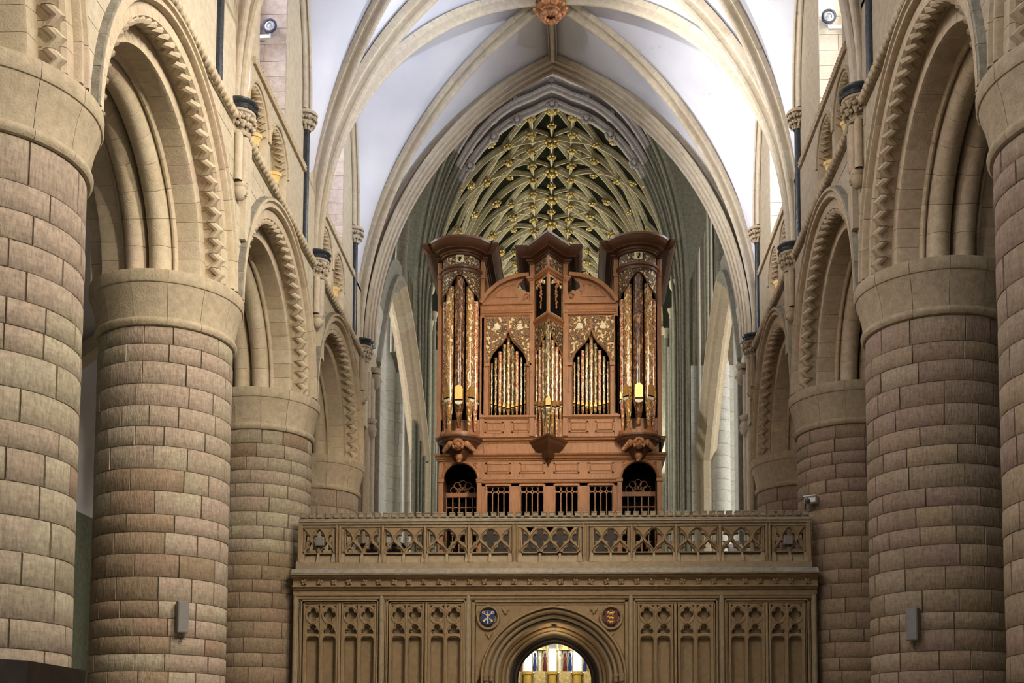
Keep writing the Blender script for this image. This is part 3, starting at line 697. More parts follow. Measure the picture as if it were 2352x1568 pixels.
# pierced parapet: tracery plates
H = .505
def quatre(cx, s=1.0, half=0):
    P = []
    R = arcp(0, .390, .066, math.radians(-28), math.radians(90), 6)
    top = R
    right = arcp(.090, .285, .068, math.radians(112), math.radians(-118), 9)
    low = [(.048, .222), (.066, .195), (.060, .16), (.030, .115), (0, .07)]
    pts = top[::-1]+right+low                       # from top centre clockwise down to the tip
    if half == 1: out = pts+[(.0, .2), (.0, .445)]
    elif half == -1: out = [(-x, z) for x, z in pts]+[(.0, .2), (.0, .445)]
    else: out = pts+[(-x, z) for x, z in pts[-2:0:-1]]
    return [(cx+x*s, z) for x, z in out]
def halfq(cx, s, sgn, inset):
    q = quatre(0, s); out = []
    for (x0, z0), (x1, z1) in zip(q, q[1:]+q[:1]):          # clip to x >= inset
        if x0 >= inset: out.append((x0, z0))
        if (x0 >= inset) != (x1 >= inset): t = (inset-x0)/(x1-x0); out.append((inset, z0+(z1-z0)*t))
    return [(cx+sgn*x, z) for x, z in out]
def trefo(cx, s):
    r = [(.0, .215), (.032, .185), (.056, .145), (.060, .112), (.046, .086), (.080, .098), (.124, .072), (.140, .040), (.136, .010)]
    out = r+[(-x, z) for x, z in r[:0:-1]]
    return [(cx+x*s, z) for x, z in out]
def tri(cx, s): return [(cx, .415), (cx+.050*s, .478), (cx-.050*s, .478)]
def ogee(cx, s, sgn):
    pts = []
    for t in range(13):
        f = t/12; z = .03+f*.455
        x = .5*.40*s*(.5-.5*math.cos(min(f/.52, 1)*PI)) if f < .52 else .40*s*.5*(1-((f-.52)/.48)**2*.85)
        pts.append((cx+sgn*x, z))
    return pts
_tp = {}
def tracery_panel(nq, w):
    key = (nq, round(w, 2))
    if key in _tp: return _tp[key]
    p = w/(nq+1); s = p/.40; holes = []
    cs = [p*(i+1)-w/2 for i in range(nq)]
    for c in cs: holes.append(quatre(c, s))
    holes.append(halfq(-w/2, s, 1, .034)); holes.append(halfq(w/2, s, -1, .034))
    for i in range(nq+1): c = p*(i+.5)-w/2; holes.append(trefo(c, s*.98)); holes.append(tri(c, s))
    me = holed('tracery', [[(-w/2, 0), (w/2, 0), (w/2, H), (-w/2, H)]], holes, .13, .016, mS)
    bars = MB(); pr = [(-.009, -.0), (-.005, -.05), (.005, -.05), (.009, 0)]
    for c in cs:
        for sg in (-1, 1): bars.planar([(a, b*1.0) for a, b in pr], [(x, -.05, z) for x, z in ogee(c, s, sg)], (0, 1, 0))
    for c, sg in ((-w/2, 1), (w/2, -1)): bars.planar(pr, [(x, -.05, z) for x, z in ogee(c, s, sg)], (0, 1, 0))
    bm_ = bars.mesh('tracery_rib', mS, 30); _tp[key] = (me, bm_); return _tp[key]
ms = MB()
panels = [(696, 775, 1), (789, 885, 1), (885, 983, 1), (983, 1084, 1), (1084, 1182, 1), (1198, 1342, 2), (1361, 1456, 1), (1456, 1557, 1), (1557, 1656, 1), (1656, 1755, 1), (1773, 1852, 1)]
for a, b, nq in panels:
    xa, xb = sx(a)+.03, sx(b)-.03; w = round(xb-xa, 1) if nq == 1 and xb-xa > .7 else xb-xa
    me, bm_ = tracery_panel(nq, w); o = link('tracery', me, SCR, ((xa+xb)/2, 0, 5.40)); link('tracery_rib', bm_, o)
    part('panel_frame', MB().box(xa-.035, xa+.02, -.05, .06, 5.38, 5.92).box(xb-.02, xb+.035, -.05, .06, 5.38, 5.92).box(xa, xb, -.045, .06, 5.885, 5.92), mS, SCR)
    # sloping stops between the sunk sills
    for i in range(nq+2):
        x = xa+(xb-xa)*i/(nq+1)
        if 0 < i < nq+1 or True:
            pw = .03 if 0 < i < nq+1 else .045
            part('sill_stop', MB().add([(x-pw, -.135, 5.215), (x+pw, -.135, 5.215), (x+pw*.7, -.06, 5.40), (x-pw*.7, -.06, 5.40), (x-pw, .02, 5.215), (x+pw, .02, 5.215), (x+pw*.7, .03, 5.40), (x-pw*.7, .03, 5.40)], [(0,1,2,3),(0,3,7,4),(1,5,6,2),(3,2,6,7)]), mP, SCR)
for px, w in ((782, .10), (1190, .12), (1351.5, .12), (1764, .10)):
    x = sx(px); part('pier', MB().box(x-w/2, x+w/2, -.09, .06, 5.22, 5.93, .012).box(x-w/2+.01, x-w/2+.035, -.12, -.08, 5.22, 5.95, .006).box(x+w/2-.035, x+w/2-.01, -.12, -.08, 5.22, 5.95, .006), mS, SCR)
for px in (885, 983, 1084, 1456, 1557, 1656):
    x = sx(px); part('mullion', MB().box(x-.022, x+.022, -.11, .06, 5.22, 5.94, .01), mS, SCR)
for px in (693, 1855):
    x = sx(px); part('end_post', MB().box(x-.045, x+.045, -.10, .13, 5.10, 5.96, .012), mS, SCR)
# fleurons in the cornice hollow
def fleuron():
    mb = MB()
    for i in range(4):
        a = PI/4+PI/2*i; mb.ball((.036*math.cos(a), -.012, .036*math.sin(a)), .026, 6, 4, (1, .6, 1))
    return mb.ball((0, -.02, 0), .018, 6, 4).mesh('fleuron', mS, 50)
fm = fleuron()
for i in range(34):
    link('fleuron', fm, SCR, (sx(706)+(sx(1848)-sx(706))*i/33+rnd.uniform(-.01, .01), -.125, 4.835), (0, rnd.uniform(-.3, .3), 0))
# lower stage: frame, buttress shafts and blind tracery
for _a, _b in ((-4.86, sx(1083)), (sx(1454), 4.92)): part('backing', MB().box(_a, _b, .135, .17, .5, 4.5), mS, SCR)
for _a, _b in ((-4.9, sx(1093)), (sx(1447), 4.95)): part('plinth', MB().box(_a, _b, -.08, .17, 0, .9), mS, SCR)
course('frame_head', [(.17, 4.50), (.17, 4.63), (-.045, 4.63), (-.06, 4.61), (-.06, 4.585), (-.035, 4.565), (-.03, 4.53), (0, 4.52), (.005, 4.50)], XL-.03, XR+.04, mS, 7)
def shaftlet(x, w, y, z0, z1, name='shaft', mat=None):
    return part(name, MB().lathe([(w, z0), (w, z1-.04), (w*.2, z1)], 10, cx=x, cy=y), mat or mS, SCR, 40)
for px in (683, 883, 1083, 1454, 1660, 1867):
    x = sx(px)
    part('buttress', MB().box(x-.055, x+.055, .0, .17, .9, 4.56, .012), mP, SCR); shaftlet(x, .045, -.015, .9, 4.62, 'buttress_shaft', mP)
    for q in (-1, 1):
        if (px, q) not in ((683, -1), (1867, 1)): shaftlet(x+q*.085, .022, .03, .9, 4.5, 'side_shaft')
def qf(cx, cz, s):
    P = []
    for i in range(48):
        a = 2*PI*i/48; P.append((cx+s*(.095+.030*abs(math.cos(2*a))-.045*(abs(math.sin(2*a)) > .93))*math.cos(a), cz+s*1.25*(.095+.030*abs(math.cos(2*a))-.045*(abs(math.sin(2*a)) > .93))*math.sin(a)))
    return P
def quad4(cx, cz, r, d):
    P = []
    for k in range(4):
        a = PI/2*k; P += [(cx+d*math.cos(a)+r*math.cos(a+t), cz+d*1.18*math.sin(a)+r*1.1*math.sin(a+t)) for t in [math.radians(q) for q in range(-118, 119, 20)]]
    return P
def tre3(cx, z0, w):
    R = [(w, z0)]+arcp(w*.66, z0+.035, .042, -.3, 2.3, 5)+arcp(0, z0+.118, .058, -.75, PI/2, 6)
    return R+[(-x, z) for x, z in R[-2::-1]]
def lancet(cx, w, z0, z1): return [(cx-w, z0), (cx+w, z0), (cx+w, z1-.05), (cx+w*.8, z1-.012), (cx+w*.55, z1), (cx-w*.55, z1), (cx-w*.8, z1-.012), (cx-w, z1-.05)]
lw = .319; holes = []
for c in (-lw/2, lw/2):
    holes += [quad4(c, 4.215, .050, .066), [(c+x, z) for x, z in tre3(0, 3.86, .105)], lancet(c, .118, 1.0, 3.80)]
    for qx in (-1, 1): holes.append([(c+qx*.130, 4.395), (c+qx*.090, 4.395), (c+qx*.130, 4.35)])
blind = holed('blind_tracery', [[(-lw, .95), (lw, .95), (lw, 4.43), (-lw, 4.43)]], holes, .07, .014, mS)
def tr_ribs():
    mb = MB(); pr = [(-.010, 0), (-.005, -.03), (.005, -.03), (.010, 0)]
    for c in (-lw/2, lw/2):
        mb.planar(pr, [(c+.135*math.cos(a), -.02, 4.215+.165*math.sin(a)) for a in [2*PI*i/28 for i in range(28)]], (0, 1, 0), loop=True)
        for q in (-1, 1):
            mb.planar(pr, [(c+q*.15*(1-t)**.6, -.02, 3.84+.22*t**.8) for t in [i/8 for i in range(9)]], (0, 1, 0))
    for x in (-lw, 0, lw): mb.box(x-.014, x+.014, -.055, 0, .95, 4.43)
    return mb.mesh('tracery_rib', mS, 30)
brib = tr_ribs()
for a, b in ((235, 515), (560, 835), (960, 1245), (1290, 1570)):
    x = (sx(640+a/3.664)+sx(640+b/3.664))/2; o = link('blind_tracery', blind, SCR, (x, .035, 0)); link('tracery_rib', brib, o)
for a, b in ((770, 1060), (1105, 1390), (1530, 1808), (1855, 2140)):
    x = (sx(1260+a/3.664)+sx(1260+b/3.664))/2; o = link('blind_tracery', blind, SCR, (x, .035, 0)); link('tracery_rib', brib, o)
for a, b in ((698, 873), (898, 1075), (1463, 1647), (1669, 1852)):
    xa, xb = sx(a)-.02, sx(b)+.02
    for q, (ins, y) in enumerate(((.0, -.02), (.04, .015), (.075, .045))):
        part('panel_mould', MB().box(xa+ins, xa+ins+.022, y, .17, .9, 4.51-ins).box(xb-ins-.022, xb-ins, y, .17, .9, 4.51-ins).box(xa+ins, xb-ins, y, .17, 4.485-ins, 4.51-ins), mS, SCR)
    shaftlet((xa+xb)/2, .028, .0, .9, 4.46, 'mid_shaft')
# doorway: moulded arch orders lofted from front to back
def arch_curve(hw, apex, z0=3.05, n=18, zb=0.0):
    r = apex-z0; P = [(-hw, zb)]
    for i in range(n+1):
        t = PI/2*i/n; x = -hw*math.cos(t); z = z0+r*(.90*math.sin(t)+.10*(1-abs(x)/hw)); P.append((x, z))
    return P+[(-x, z) for x, z in P[-2::-1]]
def order(name, prof, mat):
    mb = MB(); rows = []
    for d, y in prof:
        c = arch_curve(1.39-d, 4.40-d*.93); rows.append(len(mb.v)); mb.v += [(DXC+x, y, z) for x, z in c]
    m = len(c)
    for a, b in zip(rows, rows[1:]):
        for i in range(m-1): mb.f.append([a+i, a+i+1, b+i+1, b+i])
    return part(name, mb, mat, SCR, 35)
def bead(d0, y0, r, a0, a1, n=6): return [(d0+r*math.cos(math.radians(a0+(a1-a0)*i/n)), y0+r*math.sin(math.radians(a0+(a1-a0)*i/n))) for i in range(n+1)]
order('hood_mould', [(0, .10), (0, -.03), (.02, -.06), (.045, -.06), (.05, -.02), (.065, .03)], mS)
order('arch_order', [(.065, .03)]+bead(.10, .04, .045, 180, 360)+[(.15, .09), (.17, .14)], mS)
order('arch_order', [(.17, .14)]+bead(.20, .14, .035, 190, 360)+[(.235, .22), (.25, .28)]+bead(.29, .28, .04, 180, 350)+[(.33, .30)], M['screen_pale'])
order('arch_order', [(.33, .30), (.36, .44), (.37, .52)]+bead(.395, .52, .028, 180, 360)+[(.425, .60), (.44, .72)], mS)
order('arch_order', [(.44, .72)]+bead(.465, .72, .028, 180, 360)+[(.50, .90), (.51, 1.05)], M['screen_pale'])
M['darkwood'] = plain('dark_door_oak_and_shade', (.022, .014, .010), rough=.5, vary=.5, nscale=6)
order('door_frame', [(.51, 1.05), (.51, 1.0), (.56, 1.0), (.60, 1.05), (.64, 1.06), (.66, 1.10), (.66, 1.25)], M['darkwood'])
order('passage_vault', [(.60, 1.3), (.40, 1.5), (.22, 5.65)], mS)
_l = bpy.data.lights.new('doorway_lamp', 'POINT'); _l.energy = 6; _l.color = (1, .80, .50); _l.shadow_soft_size = .06
_o = bpy.data.objects.new('doorway_lamp', _l); COL.objects.link(_o); _o.location = (DXC, YS+.45, 3.75)
part('ridge_knob', MB().ball((DXC, .42, 4.02), .05, 8, 6, (1.3, 1, .8)), M['lichen'], SCR, 50)
# capitals and shafts of the jambs
for q in (-1, 1):
    for d, y in ((.10, .0), (.20, .10)):
        x = DXC+q*(1.39-d)
        part('jamb_capital', MB().lathe([(.04, 2.95), (.05, 2.97), (.045, 2.99), (.05, 3.03), (.062, 3.06), (.062, 3.10)], 8, cx=x, cy=y), mS, SCR, 40)
# spandrels with roundels
def spandrel(q):
    c = arch_curve(1.40, 4.41); c = [(x, z) for x, z in c if z > 2.9]
    cx = DXC; xo = sx(1100)-cx if q < 0 else sx(1440)-cx
    half = [(x, z) for x, z in c if (x <= 0 if q < 0 else x >= 0)]
    if q < 0: poly = [(xo, 2.9), (xo, 4.47), (0, 4.47)]+half[::-1]
    else: poly = [(0, 4.47), (xo, 4.47), (xo, 2.9)]+half[::-1]
    return MB().prism(poly, .06, .17, lambda a, b, d: (cx+a, d, b))
for q, px in ((-1, 1128.5), (1, 1409.6)):
    part('spandrel', spandrel(q), mS, SCR); x, z = sx(px), 4.165
    rg = part('roundel', MB().planar([(-.028, .05), (-.028, -.02), (-.01, -.045), (.012, -.045), (.028, -.015), (.028, .05)], [(x+.20*math.cos(2*PI*i/32), .04, z+.215*math.sin(2*PI*i/32)) for i in range(32)], (0, 1, 0), loop=True), mS, SCR, 35)
    for k in range(4):
        a0 = PI/2*k; part('foil', MB().planar([(-.012, .03), (0, -.02), (.012, .03)], [(x+.085*math.cos(a0)+.088*math.cos(a0+t), .045, z+.09*math.sin(a0)+.092*math.sin(a0+t)) for t in [math.radians(v) for v in range(-100, 101, 20)]], (0, 1, 0)), mS, rg, 35)
    part('spandrel_mould', MB().box(*(sorted((sx(1093) if q < 0 else sx(1447), sx(1098) if q < 0 else sx(1441)))), -.0, .17, .9, 4.5).box(*sorted((DXC, sx(1093) if q < 0 else sx(1447))), .0, .17, 4.465, 4.5).box(*sorted((DXC, sx(1099) if q < 0 else sx(1441))), .04, .17, 4.42, 4.47), mS, SCR)
    for ox, oz in ((q*-.33, .13), (q*-.02, -.34)):
        part('spandrel_cusp', fleuron_mb() if False else MB().ball((x+ox, .05, z+oz-.03), .035, 7, 5).planar([(-.01, .02), (0, -.02), (.01, .02)], [(x+ox+.07*math.cos(t), .05, z+oz+.05+.06*math.sin(t)) for t in [math.radians(v) for v in range(180, 361, 20)]], (0, 1, 0)), mS, SCR, 40)
def shield_poly(w, h):
    P = [(-w, h), (w, h), (w, .1*h)]
    for i in range(1, 7): t = i/6; P.append((w*math.cos(t*PI/2)**.8, .1*h-1.1*h*math.sin(t*PI/2)))
    return P+[(-a, b) for a, b in P[-2:1:-1]]
M['blue'] = plain('blue_paint', (.012, .035, .17), rough=.45, vary=.15); M['crimson'] = plain('crimson_paint', (.11, .012, .022), rough=.5, vary=.3)
M['ivory'] = plain('ivory_paint', (.72, .66, .48), rough=.5); M['brightgold'] = plain('bright_gilding', (.80, .52, .12), rough=.35, metal=.35)
xs, zs_ = sx(1128.5), 4.16
sh = part('shield', MB().prism(shield_poly(.125, .135), -.03, .03, lambda a, b, d: (xs+a, d, zs_+b)), M['blue'], SCR); sh['label'] = 'blue shield with a sword and crossed keys'
part('sword', MB().box(xs-.010, xs+.010, -.045, -.028, zs_-.12, zs_+.06).box(xs-.04, xs+.04, -.05, -.028, zs_+.055, zs_+.073).box(xs-.008, xs+.008, -.045, -.028, zs_+.07, zs_+.12), M['ivory'], sh)
for q in (-1, 1):
    k0, k1 = Vector((xs+q*.075, -.04, zs_-.065)), Vector((xs-q*.075, -.04, zs_+.095))
    kb = MB().tube([k0, k1], .007, 6)
    kb.tube([(xs-q*.085+.026*math.cos(t), -.04, zs_+.10+.02*math.sin(t)) for t in [2*PI*i/12 for i in range(12)]], .007, 5)
    for f in (.0, .16): p = k0.lerp(k1, f); kb.box(p.x-.02, p.x+.02, -.046, -.03, p.z-.014, p.z+.014)
    part('key', kb, M['ivory'] if q < 0 else M['brightgold'], sh, 40)
xs = sx(1409.6)
sh = part('shield', MB().prism(shield_poly(.125, .135), -.03, .03, lambda a, b, d: (xs+a, d, zs_+b)), M['crimson'], SCR); sh['label'] = 'crimson shield with three gold lions'
for k, (zz, s) in enumerate(((.082, 1), (.0, 1), (-.078, .85))):
    c = (xs, -.042, zs_+zz); lb = MB().ball(c, .024*s, 8, 5, (2.0, .5, .72))
    lb.ball((xs-.055*s, -.045, c[2]+.018*s), .021*s, 8, 5, (1, .6, 1)).ball((xs-.074*s, -.045, c[2]+.012*s), .010*s, 6, 4)
    for dx in (-.038, -.02, .022, .04): lb.tube([(xs+dx*s, -.04, c[2]-.008*s), (xs+(dx-.008)*s, -.04, c[2]-.036*s)], .0065*s, 5)
    lb.tube([(xs-.05*s, -.04, c[2]), (xs-.085*s, -.04, c[2]-.012*s)], .006*s, 5)
    lb.tube([(xs+.045*s, -.04, c[2]+.005*s), (xs+.07*s, -.04, c[2]+.012*s), (xs+.065*s, -.04, c[2]+.03*s), (xs+.03*s, -.04, c[2]+.03*s), (xs+.015*s, -.04, c[2]+.036*s)], .0055*s, 5)
    part('lion', lb, M['brightgold'], sh, 50)
# ================================================================ ORGAN
YO = 24.3
def ox(c): return -2.933+c*.002448
def oz1(c): return 13.02-c*.002531
def oz2(c): return 9.43-c*.002531
ORG = thing('pipe_organ', 'carved oak organ case with painted pipes standing on the stone screen', 'organ', (0, YO, 5.1))
def OP(name, mb, mat, parent=None, smooth=None):
    if parent is None or parent is ORG:
        o = part(name, mb, mat, ORG, smooth); o.location.z = -5.1; return o
    return part(name, mb, mat, parent, smooth)
def oak(name, col, rough=.42):
    m, nt, b = newmat(name); L = nt.links.new; co, rd = coords(nt)
    mp = N(nt, 'ShaderNodeMapping'); mp.inputs['Scale'].default_value = (14, 14, 2.2); L(co, mp.inputs[0])
    n1 = N(nt, 'ShaderNodeTexNoise', i_Scale=2.2, i_Detail=7.0, i_Roughness=.65); L(mp.outputs[0], n1.inputs['Vector'])
    g = ramp(nt, [(.3, tuple(c*.72 for c in col)), (.55, col), (.8, tuple(c*1.22 for c in col))]); L(n1.outputs[0], g.inputs[0])
    L(g.outputs[0], b.inputs['Base Color']); b.inputs['Roughness'].default_value = rough; b.inputs['Specular IOR Level'].default_value = .35
    bp = N(nt, 'ShaderNodeBump', i_Strength=.12, i_Distance=.01); L(n1.outputs[0], bp.inputs['Height']); L(bp.outputs[0], b.inputs['Normal']); return m
M['oak'] = oak('organ_oak', (.36, .165, .072)); M['oak_dark'] = oak('organ_oak_dark', (.115, .05, .026), .38); M['void'] = plain('dark_interior', (.008, .006, .005), rough=.9, spec=.05)
def scroll(name, bg, fg, hi, scale=9.0, thr=(.45, .75), zs=1.0, spec=.4, hth=.62, rough=.3):
    """arabesque paint: curled bands of fg and blobs of hi over bg"""
    m, nt, b = newmat(name); L = nt.links.new; co, rd = coords(nt)
    mp = N(nt, 'ShaderNodeMapping'); mp.inputs['Scale'].default_value = (1, 1, zs); L(co, mp.inputs[0])
    n0 = N(nt, 'ShaderNodeTexNoise', i_Scale=scale*.6, i_Detail=1.0); L(mp.outputs[0], n0.inputs['Vector'])
    va = N(nt, 'ShaderNodeVectorMath', operation='MULTIPLY_ADD'); L(n0.outputs[1], va.inputs[0]); va.inputs[1].default_value = (.16, .16, .16); L(mp.outputs[0], va.inputs[2])
    v = N(nt, 'ShaderNodeTexVoronoi', i_Scale=scale); L(va.outputs[0], v.inputs['Vector'])
    ml = N(nt, 'ShaderNodeMath', operation='MULTIPLY'); L(v.outputs[0], ml.inputs[0]); ml.inputs[1].default_value = 4.2
    n1 = N(nt, 'ShaderNodeTexNoise', i_Scale=scale*1.1, i_Detail=2.0); L(mp.outputs[0], n1.inputs['Vector'])
    ad = N(nt, 'ShaderNodeMath', operation='MULTIPLY_ADD'); L(n1.outputs[0], ad.inputs[0]); ad.inputs[1].default_value = 2.4; L(ml.outputs[0], ad.inputs[2])
    fr = N(nt, 'ShaderNodeMath', operation='FRACT'); L(ad.outputs[0], fr.inputs[0])
    r = ramp(nt, [(thr[0]-.06, bg), (thr[0], fg), (thr[1], fg), (thr[1]+.06, bg)]); L(fr.outputs[0], r.inputs[0])
    n2 = N(nt, 'ShaderNodeTexNoise', i_Scale=scale*1.5, i_Detail=.0); L(mp.outputs[0], n2.inputs['Vector'])
    r2 = ramp(nt, [(hth, (0, 0, 0)), (hth+.02, (1, 1, 1))]); L(n2.outputs[0], r2.inputs[0])
    c = mixc(nt, 'MIX', r2.outputs[0], r.outputs[0], hi)
    L(c, b.inputs['Base Color']); b.inputs['Roughness'].default_value = rough; b.inputs['Specular IOR Level'].default_value = spec; return m
M['span'] = scroll('scroll_paint_black_gold', (.022, .020, .03), (.46, .30, .11), (.66, .52, .30), 13, (.52, .74), hth=.64, spec=.1, rough=.55)
M['span_pale'] = scroll('scroll_paint_grey_gold', (.12, .08, .055), (.46, .28, .12), (.72, .56, .32), 11, (.50, .74), hth=.63, spec=.1, rough=.6)
M['pipe_dark'] = scroll('pipe_paint_dark', (.045, .022, .012), (.22, .085, .025), (.38, .19, .075), 11, zs=.5, spec=.8, rough=.16)
M['pipe_gold'] = scroll('pipe_paint_gold', (.22, .085, .03), (.62, .40, .13), (.80, .66, .38), 15, (.5, .8), zs=.55, spec=.8, rough=.16)
M['pipe_red'] = scroll('pipe_paint_red', (.42, .065, .03), (.76, .58, .30), (.70, .60, .40), 14, zs=.6, spec=.8, rough=.16)
M['pipe_olive'] = scroll('pipe_paint_olive', (.05, .045, .025), (.42, .28, .09), (.62, .45, .18), 17, (.5, .8), zs=.5, spec=.8, rough=.16)
M['mouth'] = plain('gilt_mouth', (.62, .36, .11), rough=.35, metal=.55, vary=.12)
def plan_mould(path, prof, z=0):
    mb = MB(); n = len(prof); m = len(path)
    for i, (x, y) in enumerate(path):
        d0 = Vector((x-path[i-1][0], y-path[i-1][1])) if i else None; d1 = Vector((path[i+1][0]-x, path[i+1][1]-y)) if i < m-1 else None
        d0 = (d0 or d1).normalized(); d1 = (d1 or d0).normalized(); n0 = Vector((d0.y, -d0.x)); n1 = Vector((d1.y, -d1.x)); nn = (n0+n1).normalized(); c = max(nn.dot(n0), .4)
        for o, h in prof: mb.v.append((x+nn.x*o/c, y+nn.y*o/c, z+h))
    for i in range(m-1):
        for k in range(n): l = (k+1) % n; mb.f.append([i*n+k, i*n+l, (i+1)*n+l, (i+1)*n+k])
    mb.f.append(list(range(n))); mb.f.append([(m-1)*n+k for k in range(n)][::-1]); return mb
CORN = [(-.06, 0), (.02, 0), (.03, .03), (.06, .04), (.07, .075), (.16, .09), (.17, .11), (.24, .15), (.29, .22), (.30, .25), (.31, .25), (.31, .30), (-.06, .30)]
def straight(name, prof, x0, x1, y=0, ret=.0, mat=None):
    path = [(x0, y), (x1, y)] if not ret else [(x0, y+ret), (x0, y), (x1, y), (x1, y+ret)]
    return OP(name, plan_mould(path, prof), mat or M['oak'], None, 30)
# ---- lower case
XLo, XRo = -2.39, 2.27
OP('case_back', MB().box(XLo+.03, XRo-.03, .75, 3.1, 5.1, 10.9), M['oak_dark'])
OP('dark_inside', MB().box(XLo+.06, XRo-.06, .70, .76, 5.1, 11.0), M['void'])
for x0, x1 in ((XLo, XLo+.05), (XRo-.05, XRo)): OP('case_side', MB().box(x0, x1, .0, 3.1, 5.1, 11.9), M['oak'])
win = [(630, 825), (922, 1118), (1218, 1413), (1510, 1708)]
wx = [(ox(a), ox(b)) for a, b in win]; zt, zw = 7.19, 6.45
posts = [(-1.60, wx[0][0])]+[(wx[i][1], wx[i+1][0]) for i in range(3)]+[(wx[3][1], 1.43)]
for a, b in posts:
    OP('stile', MB().box(a, b, 0, .10, 6.35, 7.27, .004), M['oak'])
OP('header_rail', MB().box(-1.60, 1.43, 0, .10, 7.19, 7.74), M['oak'])
OP('shaded_panelling', MB().box(-1.60, 1.43, .05, .10, 5.1, 6.45), M['darkwood'])  # near-black colour stands in for the shade behind the parapet
def lattice(w, h):
    p = w/4; hs = []
    for i in range(4):
        c = -w/2+p*(i+.5); hs.append(arcp(c, h-p*.5, p*.43, 0, 2*PI*15/16, 15))
        hs.append([(c-p*.40, .02), (c+p*.40, .02)]+arcp(c, h-p*1.5, p*.40, 0, PI, 8))
    for i in range(5):
        c = -w/2+p*i
        if 0 < i < 4: hs.append([(c, h-p*.75), (c+p*.14, h-p*.98), (c, h-p*1.2), (c-p*.14, h-p*.98)])
    return holed('window_lattice', [[(-w/2, 0), (w/2, 0), (w/2, h), (-w/2, h)]], hs, .03, .004, M['oak'])
lat = lattice(.48, .74)
for a, b in wx:
    o = link('window_lattice', lat, ORG, ((a+b)/2, .05, 6.45-5.1), scale=((b-a)/.48, 1, 1))
    OP('window_frame', MB().box(a-.035, a, -.02, .06, 6.45, 7.22).box(b, b+.035, -.02, .06, 6.45, 7.22).box(a-.035, b+.035, -.025, .06, 7.19, 7.225), M['oak'])
straight('mid_rail', [(-.02, 7.25), (.02, 7.25), (.035, 7.28), (.035, 7.30), (.055, 7.32), (.055, 7.34), (-.02, 7.34)], -1.62, 1.45)
def raised(x0, x1, z0, z1, name='raised_panel', y=0):
    b = .03
    mb = MB().box(x0, x1, y-.012, y+.02, z0, z0+b).box(x0, x1, y-.012, y+.02, z1-b, z1).box(x0, x0+b, y-.012, y+.02, z0, z1).box(x1-b, x1, y-.012, y+.02, z0, z1)
    mb.add([(x0+b, y-.001, z0+b), (x1-b, y-.001, z0+b), (x1-b, y-.001, z1-b), (x0+b, y-.001, z1-b), (x0+.06, y-.016, z0+.06), (x1-.06, y-.016, z0+.06), (x1-.06, y-.016, z1-.06), (x0+.06, y-.016, z1-.06)], [(4,5,6,7),(0,1,5,4),(1,2,6,5),(2,3,7,6),(3,0,4,7)])
    return OP(name, mb, M['oak'])
for a, b in ((615, 835), (908, 1130), (1203, 1425), (1500, 1718)): raised(ox(a), ox(b), oz2(780), oz2(690))
# arched niches under the towers
for c, r, x0, x1 in ((-1.955, .355, -2.37, -1.60), (1.815, .365, 1.43, 2.25)):
    hole = [(c-r, 5.12), (c+r, 5.12)]+arcp(c, 7.33, r, 0, PI, 18)
    me = holed('niche_arch', [[(x0, 5.1), (x1, 5.1), (x1, 7.74), (x0, 7.74)]], [hole], .10, .008, M['oak']); link('niche_arch', me, ORG, (0, .05, -5.1))
    OP('niche_moulding', MB().planar([(-.03, .02), (-.03, -.02), (-.01, -.035), (.02, -.02), (.02, .02)], [(c+(r+.035)*math.cos(a), 0, 7.33+(r+.035)*math.sin(a)) for a in [PI*i/18 for i in range(19)]], (0, 1, 0)), M['oak'], None, 35)
    for q in (-1, 1):
        OP('leaf_carving', MB().ball((c+q*.31, -.005, 7.65), .035, 6, 4, (1, .5, 1)).ball((c+q*.34, -.005, 7.69), .03, 6, 4, (1.4, .5, .6)).ball((c+q*.34, -.005, 7.60), .03, 6, 4, (.6, .5, 1.4)), M['oak'], None, 50)
        xx = c+q*(r+.05); OP('niche_pilaster', MB().box(xx-.05, xx+.05, -.03, .05, 5.1, 7.27).box(xx-.065, xx+.065, -.05, .05, 7.27, 7.34).box(xx-.045, xx+.045, -.02, .05, 7.36, 7.70), M['oak'])
    OP('niche_transom', MB().box(c-r, c+r, .52, .60, 7.07, 7.17), M['oak'])
    for i in range(6): xx = c-r+2*r*i/5; OP('glazing_bar', MB().box(xx-.012, xx+.012, .54, .57, 5.1, 7.1), M['oak'])
    for z in (6.85, 6.45): OP('glazing_bar', MB().box(c-r, c+r, .54, .57, z-.012, z+.012), M['oak'])
    fan = MB()
    for i in range(5):
        a = PI*(i+.5)/5; cc = (c+.2*math.cos(a), .56, 7.17+.2*math.sin(a))
        fan.tube([(cc[0]+.075*math.cos(t), .56, cc[2]+.075*math.sin(t)) for t in [2*PI*k/14 for k in range(15)]], .009, 5)
        fan.tube([(c+.05*math.cos(a), .56, 7.17+.05*math.sin(a)), (c+.125*math.cos(a), .56, 7.17+.125*math.sin(a))], .009, 5)
    fan.tube([(c+.10*math.cos(PI*k/12), .56, 7.17+.10*math.sin(PI*k/12)) for k in range(13)], .009, 5)
    OP('fanlight', fan, M['oak'], None, 40)
    OP('niche_side', MB().box(c-r-.02, c-r, .1, .6, 5.1, 7.4).box(c+r, c+r+.02, .1, .6, 5.1, 7.4), M['oak_dark'])
straight('cornice', [(-.1, 7.73), (.02, 7.73), (.03, 7.755), (.06, 7.77), (.07, 7.80), (.11, 7.83), (.12, 7.86), (-.1, 7.86)], XLo, XRo, 0, 3.0)
OP('band', MB().box(XLo, XRo, .0, .12, 7.86, 8.12), M['oak'])
for a, b in ((600, 1040), (1285, 1730)): OP('band_panel', MB().box(ox(a), ox(b), -.012, .02, 7.885, 8.095, .004), M['oak'])
